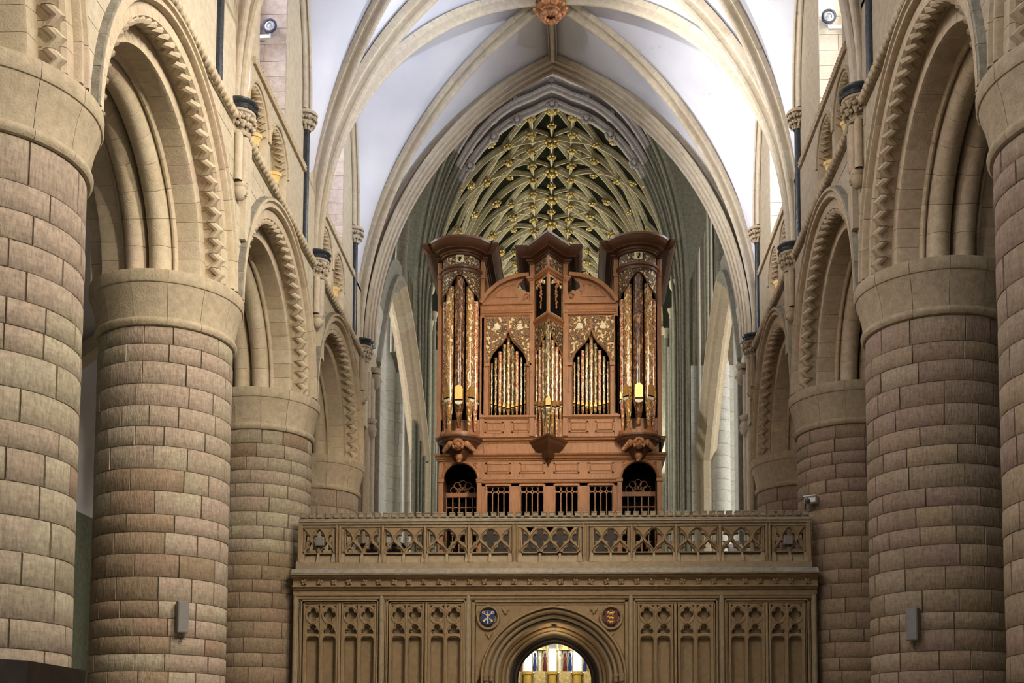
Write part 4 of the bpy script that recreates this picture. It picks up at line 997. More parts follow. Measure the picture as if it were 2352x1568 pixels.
straight('cornice', [(-.1, 8.11), (.01, 8.11), (.02, 8.14), (.06, 8.155), (.07, 8.19), (.10, 8.21), (-.1, 8.21)], XLo, XRo, 0, 3.0)
OP('pedestal_band', MB().box(XLo, XRo, .0, .12, 8.21, 8.62), M['oak'])
for a, b in ((610, 770), (840, 1000), (1335, 1500), (1560, 1725)): raised(ox(a), ox(b), oz2(435), oz2(340))
for a, b in ((560, 1045), (1280, 1775)): OP('sill', plan_mould([(ox(a), 0), (ox(b), 0)], [(-.05, 8.61), (.0, 8.61), (.015, 8.63), (.05, 8.66), (.05, 8.70), (-.05, 8.70)]), M['oak'], None, 30)
# ---- pipe flats
def pipe(x, y, r, zf, zm, zt_, mk, mouth='arch', ang=0.0, cut=True):
    mb = MB().lathe([(r*.22, zf), (r*.3, zf+.02), (r, zm-.02), (r, zm), (r, zt_)], 14, cx=x, cy=y)
    p = OP('pipe', mb, M[mk], None, 45); p.location = (0, 0, -5.1)
    dx, dy = math.sin(ang), -math.cos(ang); Z = Matrix.Rotation(ang, 4, 'Z'); T = Matrix.Translation((x, y, 0))
    if mouth == 'arch':
        w, h = r*.80, r*3.2
        poly = [(-w, zm+.02), (w, zm+.02), (w, zm+h-w)]+arcp(0, zm+h-w, w, 0, PI, 8)+[(-w, zm+h-w)]
        m = MB().prism(poly, -r*1.015, -r*.5, lambda a, b, d: (a, d, b)).xf(T @ Z); part('mouth', m, M['mouth'], p)
        m = MB().prism([(-w, zm+.0), (w, zm+.0), (w, zm+.03), (-w, zm+.03)], -r*1.04, -r*.5, lambda a, b, d: (a, d, b)).xf(T @ Z); part('mouth_slot', m, M['void'], p)
        m = MB().prism([(-w, zm), (-w*.8, zm-w*.7), (0, zm-w*1.0), (w*.8, zm-w*.7), (w, zm)], -r*1.02, -r*.5, lambda a, b, d: (a, d, b)).xf(T @ Z); part('lower_lip', m, M['ivory'], p)
    else:
        m = MB().prism([(-r*.85, zm+.01), (r*.85, zm+.01), (0, zm+.13)], -r*1.02, -r*.6, lambda a, b, d: (a, d, b)).xf(T @ Z); part('mouth', m, M['mouth'], p)
        m = MB().prism([(-r*.85, zm-.008), (r*.85, zm-.008), (r*.85, zm+.012), (-r*.85, zm+.012)], -r*1.04, -r*.6, lambda a, b, d: (a, d, b)).xf(T @ Z); part('mouth_slot', m, M['void'], p)
    return p
kinds = ['pipe_gold', 'pipe_olive', 'pipe_red', 'pipe_olive', 'pipe_gold', 'pipe_olive', 'pipe_red', 'pipe_olive', 'pipe_gold']
for x0, x1, cx_ in ((ox(645), ox(970), ox(805)), (ox(1365), ox(1690), ox(1525))):
    w = (x1-x0)/2; c = (x0+x1)/2; fx0, fx1 = (-1.57, -.40) if c < 0 else (.20, 1.38)
    og = [(c+w, 8.72), (c+w, 9.80), (c+w*.97, 9.92), (c+w*.82, 10.06), (c+w*.55, 10.18), (c+w*.30, 10.28), (c+w*.12, 10.40), (c, 10.54)]
    og = og+[(2*c-a, b) for a, b in og[-2::-1]]
    me = holed('flat_frame', [[(fx0, 8.70), (fx1, 8.70), (fx1, 10.88), (fx0, 10.88)]], [og], .07, .006, M['oak']); link('flat_frame', me, ORG, (0, .04, -5.1))
    OP('opening_bead', MB().planar([(-.012, .0), (0, -.02), (.012, .0)], [(a, -.0, b) for a, b in og], (0, 1, 0)), M['oak'], None, 40)
    for q in (-1, 1):                                  # painted spandrels and small capitals
        sp = [(c+q*.006, 10.83), (c+q*(w+.075), 10.83), (c+q*(w+.075), 9.86), (c+q*(w+.03), 9.86)]+[(c+q*abs(a-c)+q*.03, b) for a, b in (og[2:8] if q > 0 else og[2:8])]
        OP('painted_spandrel', MB().prism(sp, -.012, .02, lambda a, b, d: (a, d, b)), M['span_pale'])
        OP('painted_flower', MB().ball((c+q*w*.62, -.014, 10.60), .06, 8, 5, (1.3, .12, .7)).ball((c+q*w*.62, -.014, 10.66), .05, 8, 5, (1.2, .12, .6)), M['ivory'], None, 50)
        OP('frame_capital', MB().box(*sorted((c+q*(w-.01), c+q*(w+.10))), -.03, .05, 9.76, 9.84, .008), M['oak'])
        OP('flat_pilaster', MB().box(*sorted((c+q*(w+.10), c+q*(w+.17))), -.02, .05, 8.72, 10.84, .006), M['oak'])
    n = 9
    for i in range(n):
        f = (i-4)/4; r = (.044, .040, .036, .032, .024)[abs(i-4)]
        x = c+f*(w-.035)*(1 if abs(i-4) < 4 else .985); zm = 8.88+.10*abs(f)**1.0; zt_ = 10.5-.62*abs(f)**.75
        pipe(x, .14, r, 8.70, zm, min(zt_, 10.5), kinds[i], 'tip')
    for zz in (9.62,): OP('pipe_stay', MB().box(c-w, c+w, .15, .17, zz, zz+.015), M['oak_dark'])
    # entablature
    straight('entablature', [(-.05, 10.86), (.02, 10.86), (.035, 10.885), (.035, 10.90), (.055, 10.92), (.055, 10.935), (.02, 10.945), (.035, 10.98), (.045, 11.02), (.04, 11.06), (.02, 11.09), (.05, 11.10), (.06, 11.13), (.06, 11.15), (-.05, 11.15)], fx0+.04, fx1-.04)
    # broken curved pediment with scroll
    q = 1 if c < 0 else -1; bx = fx0+.02 if c < 0 else fx1-.02; L_ = 1.10
    arc = [(0, 11.15), (.09, 11.30), (.22, 11.45), (.38, 11.58), (.58, 11.68), (.80, 11.74), (1.03, 11.765)]
    inn = [(1.0, 11.72), (.93, 11.68), (.88, 11.62), (.81, 11.56), (.79, 11.48), (.83, 11.41), (.90, 11.39), (.94, 11.42), (1.02, 11.36), (1.10, 11.30), (1.10, 11.15)]
    OP('pediment', MB().prism([(bx+q*a, b) for a, b in arc+inn], .0, .10, lambda a, b, d: (a, d, b)), M['oak'])
    OP('pediment_moulding', MB().planar([(-.05, .1), (-.05, -.03), (-.03, -.05), (.0, -.06), (.03, -.09), (.03, .1)] if q > 0 else [(.05, .1), (.05, -.03), (.03, -.05), (0, -.06), (-.03, -.09), (-.03, .1)], [(bx+q*a, 0, b-.02) for a, b in arc], (0, -1, 0)), M['oak'], None, 35)
    pp = [(.26, 11.27), (.36, 11.40), (.50, 11.50), (.66, 11.545), (.72, 11.54), (.72, 11.42), (.78, 11.27)]
    OP('pediment_panel', MB().planar([(-.010, .02), (-.010, -.015), (.010, -.015), (.010, .02)], [(bx+q*a, 0, b) for a, b in pp], (0, 1, 0), loop=True), M['oak'], None, 35)
    sc_ = MB().tube([(bx+q*(.98+(.085-.0075*k)*math.cos(k*.75)), -.01, 11.275+(.085-.0075*k)*math.sin(k*.75)) for k in range(11)], .018, 6); OP('volute', sc_, M['oak'], None, 40)
# ---- round towers
def round_tower(cx, letter):
    R = .405; ns = 18
    def front(r, zl): return [(cx+r*math.cos(PI+PI*i/ns), r*math.sin(PI+PI*i/ns)) for i in range(ns+1)]
    w = .50
    path = [(cx-w, 3.0), (cx-w, -.02), (cx-R-.005, -.02)]+[(cx+R*math.cos(PI+PI*i/ns), -.02+R*math.sin(PI+PI*i/ns)) for i in range(1, ns)]+[(cx+R+.005, -.02), (cx+w, -.02), (cx+w, 3.0)]
    OP('crown_cornice', plan_mould(path, [(a, b*.95) for a, b in CORN], 12.06), M['oak_dark'], None, 30)
    OP('crown_top', MB().prism([(x, y) for x, y in path], 12.05, 12.33, lambda a, b, d: (a, b, d)), M['oak_dark'])
    OP('painted_frieze', MB().lathe([(R-.01, 11.84), (R-.01, 12.08)], ns, PI, 2*PI, cx=cx), M['span'], None, 50)
    cart = OP('cartouche', MB().ball((cx, -R, 11.965), .085, 12, 8, (1, .15, 1.05)).ball((cx-.06, -R, 12.02), .03, 6, 4, (1, .4, 1)).ball((cx+.06, -R, 12.02), .03, 6, 4, (1, .4, 1)).ball((cx-.06, -R, 11.91), .03, 6, 4, (1, .4, 1)).ball((cx+.06, -R, 11.91), .03, 6, 4, (1, .4, 1)), M['ivory'], None, 50)
    part('escutcheon', MB().prism([(cx-.04, 12.02), (cx+.04, 12.02), (cx+.04, 11.95), (cx, 11.90), (cx-.04, 11.95)], -R-.022, -R+.0, lambda a, b, d: (a, d, b)), M['void'], cart)
    fc = bpy.data.curves.new('letter', 'FONT'); fc.body = letter; fc.size = .11; fc.extrude = .004; fc.align_x = 'CENTER'; fc.align_y = 'CENTER'
    to = bpy.data.objects.new('letter', fc); COL.objects.link(to); me = bpy.data.meshes.new_from_object(to.evaluated_get(bpy.context.evaluated_depsgraph_get())); bpy.data.objects.remove(to)
    me.materials.clear(); me.materials.append(M['brightgold']); link('letter', me, cart, (cx, -R-.026, 11.965), (PI/2, 0, 0))
    OP('tower_moulding', MB().lathe([(R-.02, 11.70), (R+.01, 11.70), (R+.02, 11.73), (R+.02, 11.76), (R+.045, 11.78), (R+.05, 11.82), (R+.03, 11.84), (R-.02, 11.85)], ns, PI, 2*PI, cx=cx), M['oak_dark'], None, 35)
    # curved spandrels: opening rises to a rounded peak in the middle
    mb = MB(); pts = []
    def zopen(a):                                     # a in -1..1 across the front
        f = abs(a)
        if f < .22: return 11.62-.02*(f/.22)**2*5
        if f < .60: return 11.52-(.27*math.sin((f-.22)/.38*PI/2))
        return 11.25-.20*((f-.60)/.40)**1.5
    n = 40
    for i in range(n+1):
        a = -1+2*i/n; t = 1.5*PI+a*PI/2
        for rr in (R-.005, R-.03): mb.v += [(cx+rr*math.cos(t), rr*math.sin(t), zopen(a)), (cx+rr*math.cos(t), rr*math.sin(t), 11.71)]
    for i in range(n):
        a, b = 4*i, 4*i+4; mb.f += [[a, b, b+1, a+1], [a+2, a+3, b+3, b+2], [a, a+2, b+2, b]]
    OP('painted_spandrel', mb, M['span'], None, 50)
    OP('spandrel_bead', MB().tube([(cx+(R)*math.cos(1.5*PI+(-1+2*i/n)*PI/2), R*math.sin(1.5*PI+(-1+2*i/n)*PI/2), zopen(-1+2*i/n)) for i in range(n+1)], .012, 6), M['oak_dark'], None, 40)
    # pipes on the curve: dark centre, gold pair, red outer pair
    for a, r, mk, zm, zt_ in ((0, .105, 'pipe_dark', 8.92, 11.60), (.78, .088, 'pipe_gold', 8.99, 11.42), (-.78, .088, 'pipe_gold', 8.99, 11.42), (1.42, .066, 'pipe_red', 8.98, 11.15), (-1.42, .066, 'pipe_red', 8.98, 11.15)):
        rr = R-r-.02; pipe(cx+rr*math.sin(a), -rr*math.cos(a), r, 8.33, zm, zt_, mk, 'arch', a)
    OP('tower_back', MB().box(cx-R, cx+R, .25, .3, 8.2, 12.0), M['void'])
    for q in (-1, 1):
        OP('tower_pilaster', MB().box(cx+q*.455-.045, cx+q*.455+.045, -.02, 3.0, 8.21, 12.07, .005).box(cx+q*.455-.06, cx+q*.455+.06, -.04, .3, 11.68, 11.76), M['oak'])
    # castellated foot rail, bowl corbel and cherub
    OP('foot_rail', MB().lathe([(.2, 8.20), (R-.0, 8.20), (R+.0, 8.28), (.2, 8.28)], ns, PI, 2*PI, cx=cx), M['oak'], None, 35)
    for i in range(5):
        t = PI+PI*(i+.5)/5; OP('rail_block', MB().lathe([(R-.07, 8.28), (R, 8.28), (R, 8.325), (R-.07, 8.325)], 2, t-.14, t+.14, cx=cx, close_ends=True), M['oak'])
    OP('bowl_corbel', MB().lathe([(R+.02, 8.20), (R+.08, 8.19), (R+.085, 8.15), (R+.04, 8.12), (R+.03, 8.09), (R-.02, 8.06), (R-.05, 8.0), (R-.12, 7.90), (R-.22, 7.80), (.10, 7.72), (.05, 7.70)], ns, PI, 2*PI, cx=cx), M['oak_dark'], None, 40)
    ch = OP('cherub_head', MB().ball((cx, -R+.0, 7.955), .095, 12, 9, (.92, .9, 1.12)), M['oak'], None, 60); ch['label'] = 'carved winged cherub head'
    curls = MB()
    for i in range(13):
        t = math.radians(-35+250*i/12); curls.ball((cx+.105*math.cos(t), -R-.02, 7.975+.105*math.sin(t)), .034, 7, 5, (1, 1.2, 1))
    for i in range(9):
        t = math.radians(10+160*i/8); curls.ball((cx+.075*math.cos(t), -R-.06, 7.99+.075*math.sin(t)), .026, 6, 4)
    part('curls', curls, M['oak'], ch, 50)
    part('face', MB().ball((cx, -R-.09, 7.945), .018, 6, 5, (1, 1, 1.3)).ball((cx-.035, -R-.075, 7.975), .016, 6, 4).ball((cx+.035, -R-.075, 7.975), .016, 6, 4).ball((cx, -R-.082, 7.90), .018, 6, 4, (1.5, 1, .6)).ball((cx-.045, -R-.07, 7.925), .025, 6, 4).ball((cx+.045, -R-.07, 7.925), .025, 6, 4), M['oak'], ch, 50)
    for q in (-1, 1):
        wg = MB()
        for j in range(5): wg.ball((cx+q*(.17+.035*j), -R+.06+.03*j, 8.02-.028*j+.0*j), .055-.003*j, 7, 5, (1.1, .5, 1.5-.1*j))
        part('wing', wg, M['oak'], ch, 50)
    OP('pendant', MB().lathe([(.03, 7.86), (.075, 7.82), (.085, 7.76), (.06, 7.70), (.045, 7.69), (.05, 7.66), (.0, 7.63)], 12, cx=cx, cy=-.20), M['oak'], None, 40)
round_tower(-1.966, 'C'); round_tower(1.785, 'R')
# ---- central prow tower
PC, PW, PF = -.095, .295, -.50
vp = [(PC-PW, 0), (PC, PF), (PC+PW, 0)]
def vplan(ext, back, wing=.13): return [(PC-PW-wing, back), (PC-PW-wing, -.02), (PC-PW, -.02), (PC, PF), (PC+PW, -.02), (PC+PW+wing, -.02), (PC+PW+wing, back)]
OP('crown_cornice', plan_mould(vplan(0, 1.7), [(a*.92, b) for a, b in CORN], 11.98), M['oak_dark'], None, 30)
OP('crown_top', MB().prism(vplan(0, 1.7), 11.97, 12.29, lambda a, b, d: (a, b, d)), M['oak_dark'])
def vslab(name, z0, z1, mat, off=.0, inset=0.0):
    d = []
    for q in (-1, 1):
        a = Vector((PC+q*PW, 0)); b = Vector((PC, PF)); t = (b-a).normalized(); nn = Vector((t.y, -t.x)) if q < 0 else Vector((-t.y, t.x))
        a2, b2 = a+t*inset+nn*off, b-t*inset+nn*off; a3, b3 = a+t*inset-nn*.03, b-t*inset-nn*.03
        OP(name, MB().prism([a2, b2, b3, a3], z0, z1, lambda p, q_, dd: (p, q_, dd)), mat)
vslab('prow_wall', 11.72, 11.98, M['oak']); vslab('painted_frieze', 11.76, 11.95, M['span'], .006, .05)
OP('prow_moulding', plan_mould(vplan(0, .3), [(-.03, 11.60), (.01, 11.60), (.02, 11.63), (.05, 11.66), (.055, 11.70), (.03, 11.72), (-.03, 11.72)]), M['oak'], None, 30)
vslab('prow_wall', 10.72, 11.60, M['oak'])
vslab('inlay_border', 10.77, 11.55, M['ivory'], .004, .055); vslab('drop_panel', 10.785, 11.535, M['void'], .008, .066)
for q in (-1, 1):
    a = Vector((PC+q*PW, 0)); b = Vector((PC, PF)); mid = a.lerp(b, .5); t = (b-a).normalized(); nn = Vector((t.y, -t.x)) if q < 0 else Vector((-t.y, t.x))
    gm = MB(); g = random.Random(3)
    for i in range(46):
        z = 11.42-.50*i/46; s_ = .045*math.sin(PI*min((i+6)/46, 1)*.85+.2); p = mid+nn*.018+t*g.uniform(-s_, s_)
        gm.ball((p.x, p.y, z+g.uniform(-.01, .01)), .017, 5, 4, (1, 1, 1.3))
    OP('carved_drop', gm, M['redgold'], None, 50)
    fm2 = MB()
    for i in range(7): p = mid+nn*.012+t*(.16*(i-3)/3); fm2.ball((p.x, p.y, 11.50-.012*abs(i-3)**1.6), .03, 6, 4, (1, .4, 1.6))
    OP('carved_swag', fm2, M['pipe_gold'], None, 50)
OP('prow_moulding', plan_mould([(PC-PW-.02, .0), (PC-PW, -.0), (PC, PF), (PC+PW, 0), (PC+PW+.02, .0)], [(-.05, 10.60), (.0, 10.60), (.02, 10.64), (.06, 10.68), (.065, 10.72), (-.05, 10.73)]), M['oak'], None, 30)
for q in (-1, 1):
    a = Vector((PC+q*PW, 0)); b = Vector((PC, PF))
    def P(s, z, o=0): p = a.lerp(b, s); return (p.x, p.y-o, z)
    prof = [(0, 9.93), (.10, 10.03), (.25, 10.10), (.45, 10.18), (.65, 10.27), (.80, 10.38), (.92, 10.52), (1, 10.60)]
    mb = MB(); mb.v = [P(s, z) for s, z in prof]+[P(s, 10.61) for s, z in prof]; n = len(prof); mb.f = [[i, i+1, n+i+1, n+i] for i in range(n-1)]
    mb.v += [P(s, z, -.02) for s, z in prof]; mb.f += [[i, 2*n+i, 2*n+i+1, i+1] for i in range(n-1)]
    OP('painted_spandrel', mb, M['span']); OP('spandrel_bead', MB().tube([P(s, z) for s, z in prof], .014, 6), M['oak'], None, 40)
    OP('prow_stile', MB().box(PC+q*(PW+.06)-.055, PC+q*(PW+.06)+.055, -.03, .3, 8.25, 11.98, .006).box(PC+q*(PW+.06)-.07, PC+q*(PW+.06)+.07, -.05, .1, 11.62, 11.72), M['oak'])
for s, r, mk, zm, zt_ in ((0, .062, 'pipe_olive', 8.75, 10.50), (.30, .047, 'pipe_gold', 8.78, 10.22), (-.30, .047, 'pipe_gold', 8.78, 10.22), (.58, .042, 'pipe_red', 8.83, 10.12), (-.58, .042, 'pipe_red', 8.83, 10.12), (.84, .034, 'pipe_gold', 8.90, 10.02), (-.84, .034, 'pipe_gold', 8.90, 10.02)):
    x = PC+s*PW; y = PF*(1-abs(s))+.09; pipe(x, y, r, 8.16, zm, zt_, mk, 'arch', .9*(1 if s > 0 else -1 if s < 0 else 0)*.9)
OP('prow_back', MB().box(PC-PW, PC+PW, .25, .3, 8.2, 11.0), M['void'])
# faceted corbel under the prow
cz = [(1.12, 8.15), (1.14, 8.11), (1.02, 8.07), (.98, 8.02), (.92, 7.99), (.62, 7.88), (.50, 7.80), (.40, 7.76), (.18, 7.73), (.20, 7.71), (.12, 7.68), (.0, 7.58)]
mb = MB()
for k, z in cz: mb.v += [(PC-(PW+.08)*k, .02, z), (PC, -.02+(PF-.05)*k, z), (PC+(PW+.08)*k, .02, z)]
for i in range(len(cz)-1):
    for j in range(2): a = 3*i+j; mb.f.append([a, a+1, a+4, a+3])
mb.f.append([0, 1, 2]); OP('prow_corbel', mb, M['oak_dark'])
# ================================================================ CROSSING AND CHOIR
def xc(y): return XC0-.023*(y-28)
YE = 41.0
M['dust_shade'] = stone('dusty_shaded_arch_stone', [(.33,.31,.26),(.37,.345,.29)], bump=.4, vary=.3)  # dust grey plus the unlit west limb's shade, put into the colour
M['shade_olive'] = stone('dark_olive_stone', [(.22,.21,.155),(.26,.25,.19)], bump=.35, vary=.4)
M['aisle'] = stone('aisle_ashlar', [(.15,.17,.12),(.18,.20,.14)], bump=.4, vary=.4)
# piers beyond the last columns
for s, nm in ((-1, 'left'), (1, 'right')):
    mk = 'wall' if s < 0 else 'wall_r'
    w = structure('wall_pier_'+nm, '%s crossing pier beside the farthest column' % nm, MB().box(*sorted((s*4.86, s*7.2)), 28.9, 31.7, 0, 20.5), M['mortar_pale'])
    z = 6.0
    while z < 13.5:
        h = rnd.uniform(.28, .38); cut = rnd.uniform(29.6, 30.9)
        for a, b in ((28.9, cut), (cut, 31.7)): part('stone', MB().box(*sorted((s*4.80, s*4.9)), a+.004, b-.004, z+.004, z+h-.004), M['pale' if b > 31 else mk], w)
        z += h
    for y, r in ((28.92, .09), (29.15, .07), (29.45, .10)): part('pier_shaft', MB().lathe([(r, 5.5), (r, 11.2)], 10, cx=s*4.82, cy=y), M['rib'], w, 40)
    for y, zz in ((29.3, 7.35), (29.6, 11.2), (29.0, 9.7)):
        cb = thing('carved_corbel', 'small carved head corbel on the %s crossing pier, %s' % (nm, {7.35: 'just above the parapet', 11.2: 'highest of three', 9.7: 'between two others'}[zz]), 'corbel', (s*4.78, y, zz))
        part('head', MB().ball((-s*.05, 0, 0), .17, 10, 7, (1, .9, 1.3)), M['rib'], cb, 60)
        part('face', MB().ball((-s*.2, 0, -.02), .04, 6, 5).ball((-s*.17, -.06, .05), .03, 6, 4).ball((-s*.17, .06, .05), .03, 6, 4), M['rib'], cb, 50)
        part('cap', MB().lathe([(.16, .18), (.2, .22), (.22, .30), (.0, .30)], 10), M['rib'], cb, 40)
    # east pier: broad round shaft, ashlar and clustered mouldings
    o = xc(YE)
    e = structure('wall_east_pier_'+nm, '%s clustered pier on the far side of the crossing' % nm, MB().box(*sorted((o+s*5.0, o+s*9.5)), YE, YE+2.2, 0, 24), M['mortar_pale'])
    z = 5.6
    while z < 15:
        h = rnd.uniform(.34, .46); cut = rnd.uniform(5.35, 5.5)
        for a, b in ((4.95, cut), (cut, 5.62), (6.3, 7.2)): part('stone', MB().box(*sorted((o+s*a+s*.004, o+s*b-s*.004)), YE-.06, YE+.1, z+.004, z+h-.004), M['pale'], e)
        part('drum', MB().lathe([(.36, .004), (.365, .02), (.365, h-.02), (.36, h-.004)], 18, cx=o+s*5.95, cy=YE-.05, cz=z), M['pale'], e, 35)
        z += h
    part('drum_shoulder', MB().lathe([(.365, 15.0), (.36, 15.3), (.30, 15.6), (.20, 15.85), (.15, 16.0), (.15, 22)], 18, cx=o+s*5.95, cy=YE-.05), M['pale'], e, 40)
    for i, (dx, r, zt_) in enumerate(((5.24, .06, 24), (5.10, .10, 22), (4.98, .05, 24), (4.88, .08, 19.4), (4.78, .04, 21), (4.69, .10, 18.2), (4.58, .04, 20), (4.50, .06, 17.2), (4.42, .09, 17.6), (4.32, .05, 16.6), (4.24, .07, 17.0))):
        mm = M['olive'] if i not in (0, 2, 6, 9) else M['pale']; yy = YE-.12+.20*i
        part('cluster_shaft', MB().lathe([(r, 5), (r, zt_)], 12, cx=o+s*dx, cy=yy), mm, e, 40)
        if r > .055: part('shaft_capital', MB().lathe([(r, zt_), (r*1.2, zt_+.06), (r*1.1, zt_+.12), (r*1.7, zt_+.30), (r*1.9, zt_+.36), (0, zt_+.36)], 10, cx=o+s*dx, cy=yy), M['ivory'], e, 40)
    for i, (dx, yy, zz) in enumerate(((5.55, -.16, 24), (5.40, -.2, 24), (5.32, -.14, 24))):
        part('tall_shaft', MB().lathe([(.05+.02*(i % 2), 15.5), (.05+.02*(i % 2), zz)], 10, cx=o+s*dx, cy=YE-1.3), M['olive' if i else 'pale'], e, 40)
    part('return_wall', MB().box(*sorted((o+s*4.75, o+s*5.1)), YE+.2, YE+2.2, 0, 22), M['olive'], e)
    # flying arch spanning the transept opening, with its ogee above
    t = thing('strainer_arch', 'thin pale flying arch with an ogee top across the %s transept opening' % nm, 'arch', (s*5.05, 35.6, 0))
    pr = [(.30, -.36), (.16, -.36), (.08, -.24), (0, -.20), (-.06, -.10), (-.06, .10), (0, .20), (.08, .24), (.16, .36), (.30, .36)]
    ya, yp, yb = -5.2, -1.2, 5.15; pts = []
    for i in range(17): f = i/16; pts.append(Vector((0, yp+(ya-yp)*(1-f), 15.55-3.8*(1-f)**1.9)))
    for i in range(1, 21): f = i/20; pts.append(Vector((0, yp+(yb-yp)*f, 15.55-3.7*f**1.6)))
    pts = [Vector((0, ya, 6)), Vector((0, ya, 9))]+pts+[Vector((0, yb, 9)), Vector((0, yb, 6))]
    for i in range(0, len(pts)-1, 2): part('arch_stone', MB().planar(pr, pts[i:i+3], (1, 0, 0)), M['dust_shade'] if i < 17 else M['arch'], t, 30)  # west limb darkened by colour as its unlit face
    part('back_slab', MB().planar([(.75, -.24), (.75, .24), (.28, .24), (.28, -.24)], pts[4:22], (1, 0, 0)), M['dust_shade'], t, 40)
    for q, r in ((-.19, .15), (.19, .15)):
        og = [Vector((q, yp+.15+1.0*f**1.5, 15.9+2.4*f)) for f in [i/10 for i in range(11)]]
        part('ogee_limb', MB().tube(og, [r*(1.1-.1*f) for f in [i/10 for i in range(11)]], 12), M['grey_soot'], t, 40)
        part('ogee_fillet', MB().tube([p+Vector((-q*.45, -.1, 0)) for p in og], .045, 6), M['dust_shade'], t, 40)
    part('finial_shaft', MB().lathe([(.26, 18.1), (.26, 18.6), (.30, 18.66), (.28, 18.72), (.40, 18.95), (.42, 19.05), (0, 19.05)], 12, cy=yp+1.1), M['olive'], t, 40)
    part('painted_band', MB().lathe([(.265, 18.3), (.265, 18.42)], 12, cy=yp+1.1), M['redgold'], t, 40)
    part('upper_shaft', MB().lathe([(.24, 19.05), (.24, 24)], 12, cy=yp+1.1), M['olive'], t, 40)
    # transept walls
    tr = structure('wall_transept_'+nm, '%s transept wall seen past the flying arch' % nm, MB().box(*sorted((s*15.2, s*15.8)), 28, 44, 0, 5).box(*sorted((s*9.4, s*15.5)), 42, 42.5, 0, 24), M['pale'])
    # aisle outer wall and vault
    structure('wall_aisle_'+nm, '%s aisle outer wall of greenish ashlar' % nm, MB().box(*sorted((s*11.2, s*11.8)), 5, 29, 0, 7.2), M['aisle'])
    mb = MB()
    for i in range(13):
        a = PI*i/12*.5
        mb.v += [(s*(6.9+4.3*math.sin(a)), 5, 7.2+3.6*math.cos(a)), (s*(6.9+4.3*math.sin(a)), 29, 7.2+3.6*math.cos(a))]
    mb.f = [[2*i, 2*i+1, 2*i+3, 2*i+2] for i in range(12)]
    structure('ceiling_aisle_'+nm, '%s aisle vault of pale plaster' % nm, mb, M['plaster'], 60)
    for k in (1, 2, 3, 4):
        pts = [Vector((s*(6.8+4.3*math.sin(PI*i/32)), CY[k], 7.1+3.5*math.cos(PI*i/32))) for i in range(17)]
        rt = thing('aisle_rib', 'stone rib of the %s aisle vault behind the %s column' % (nm, ['', 'nearest', 'loudspeaker', 'screen-end', 'farthest'][k]), 'vault rib', (0, 0, 0), 0, 'aisle vault ribs')
        for i in range(0, 16, 4): part('rib_stone', MB().planar([(-.2, -.2), (-.2, .2), (.1, .16), (.1, -.16)], pts[i:i+5], (0, 1, 0)), M['rib'], rt)
# ---- painted net vault of the choir
def vz(u): return 16.6+8.5*(max(1-abs(u)**2.05, 0))**(1/2.05)+.25*(1-min(abs(u)*6, 1))
HWC = 4.62; LB = 4.7; Y0 = YE+.3
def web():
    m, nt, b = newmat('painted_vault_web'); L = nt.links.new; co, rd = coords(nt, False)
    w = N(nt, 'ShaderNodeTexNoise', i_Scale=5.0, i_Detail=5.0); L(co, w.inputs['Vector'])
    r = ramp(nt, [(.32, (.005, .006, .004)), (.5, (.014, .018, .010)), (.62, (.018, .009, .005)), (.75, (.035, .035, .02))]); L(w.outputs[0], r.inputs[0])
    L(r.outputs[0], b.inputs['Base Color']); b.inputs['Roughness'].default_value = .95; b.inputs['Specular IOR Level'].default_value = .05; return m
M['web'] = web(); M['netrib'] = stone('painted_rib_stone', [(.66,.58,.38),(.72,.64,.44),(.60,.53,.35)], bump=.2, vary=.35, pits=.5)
M['netgreen'] = stone('green_rib_stone', [(.10,.125,.075),(.14,.16,.10)], bump=.2, vary=.4, pits=.4)
NB = 7
def vp3(u, y, d=0.0):
    return Vector((xc(y)+u*HWC, y, vz(u)-d))
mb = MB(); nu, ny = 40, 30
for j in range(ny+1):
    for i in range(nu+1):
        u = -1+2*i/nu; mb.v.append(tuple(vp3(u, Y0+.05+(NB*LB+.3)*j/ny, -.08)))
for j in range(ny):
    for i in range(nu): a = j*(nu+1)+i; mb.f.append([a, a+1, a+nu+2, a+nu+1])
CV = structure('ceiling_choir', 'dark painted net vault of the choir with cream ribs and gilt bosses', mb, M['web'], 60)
def netrib(u0, y0, u1, y1, r=.085, mat='netrib', n=12):
    r *= .72
    pts = []; fr = []
    for i in range(n+1):
        f = i/n; pts.append(vp3(u0+(u1-u0)*f, y0+(y1-y0)*f))
    for i in range(n+1):
        t = (pts[min(i+1, n)]-pts[max(i-1, 0)]).normalized(); f = i/n; u = u0+(u1-u0)*f
        dn = vp3(u+.01, pts[i].y)-vp3(u-.01, pts[i].y); nr = Vector((0, 1, 0)).cross(dn).normalized()
        if nr.z > 0: nr = -nr
        sd = t.cross(nr).normalized(); nr = sd.cross(t).normalized()
        if nr.z > 0 or nr.dot(Vector((xc(pts[i].y)-pts[i].x, 0, 16-pts[i].z))) < 0: nr = -nr
        fr.append((sd, nr))
    pr = [(-r*1.1, -.1), (-r*1.1, r*.4), (-r*.75, r*.7), (-r*.7, r*1.8), (-r*.35, r*2.6), (r*.35, r*2.6), (r*.7, r*1.8), (r*.75, r*.7), (r*1.1, r*.4), (r*1.1, -.1)]
    return part('net_rib', MB().sweep(pr, pts, fr), M[mat], CV, 30)
bos = MB()
g = random.Random(5)
for i in range(7):
    a = 2*PI*i/7; bos.ball((.16*math.cos(a), .16*math.sin(a), -.05), .075, 6, 4, (1, 1, .8)); bos.ball((.09*math.cos(a+.4), .09*math.sin(a+.4), -.13), .055, 5, 4)
bos.ball((0, 0, -.12), .09, 7, 5); bosm = bos.mesh('gilt_boss', M['gold'], 50)
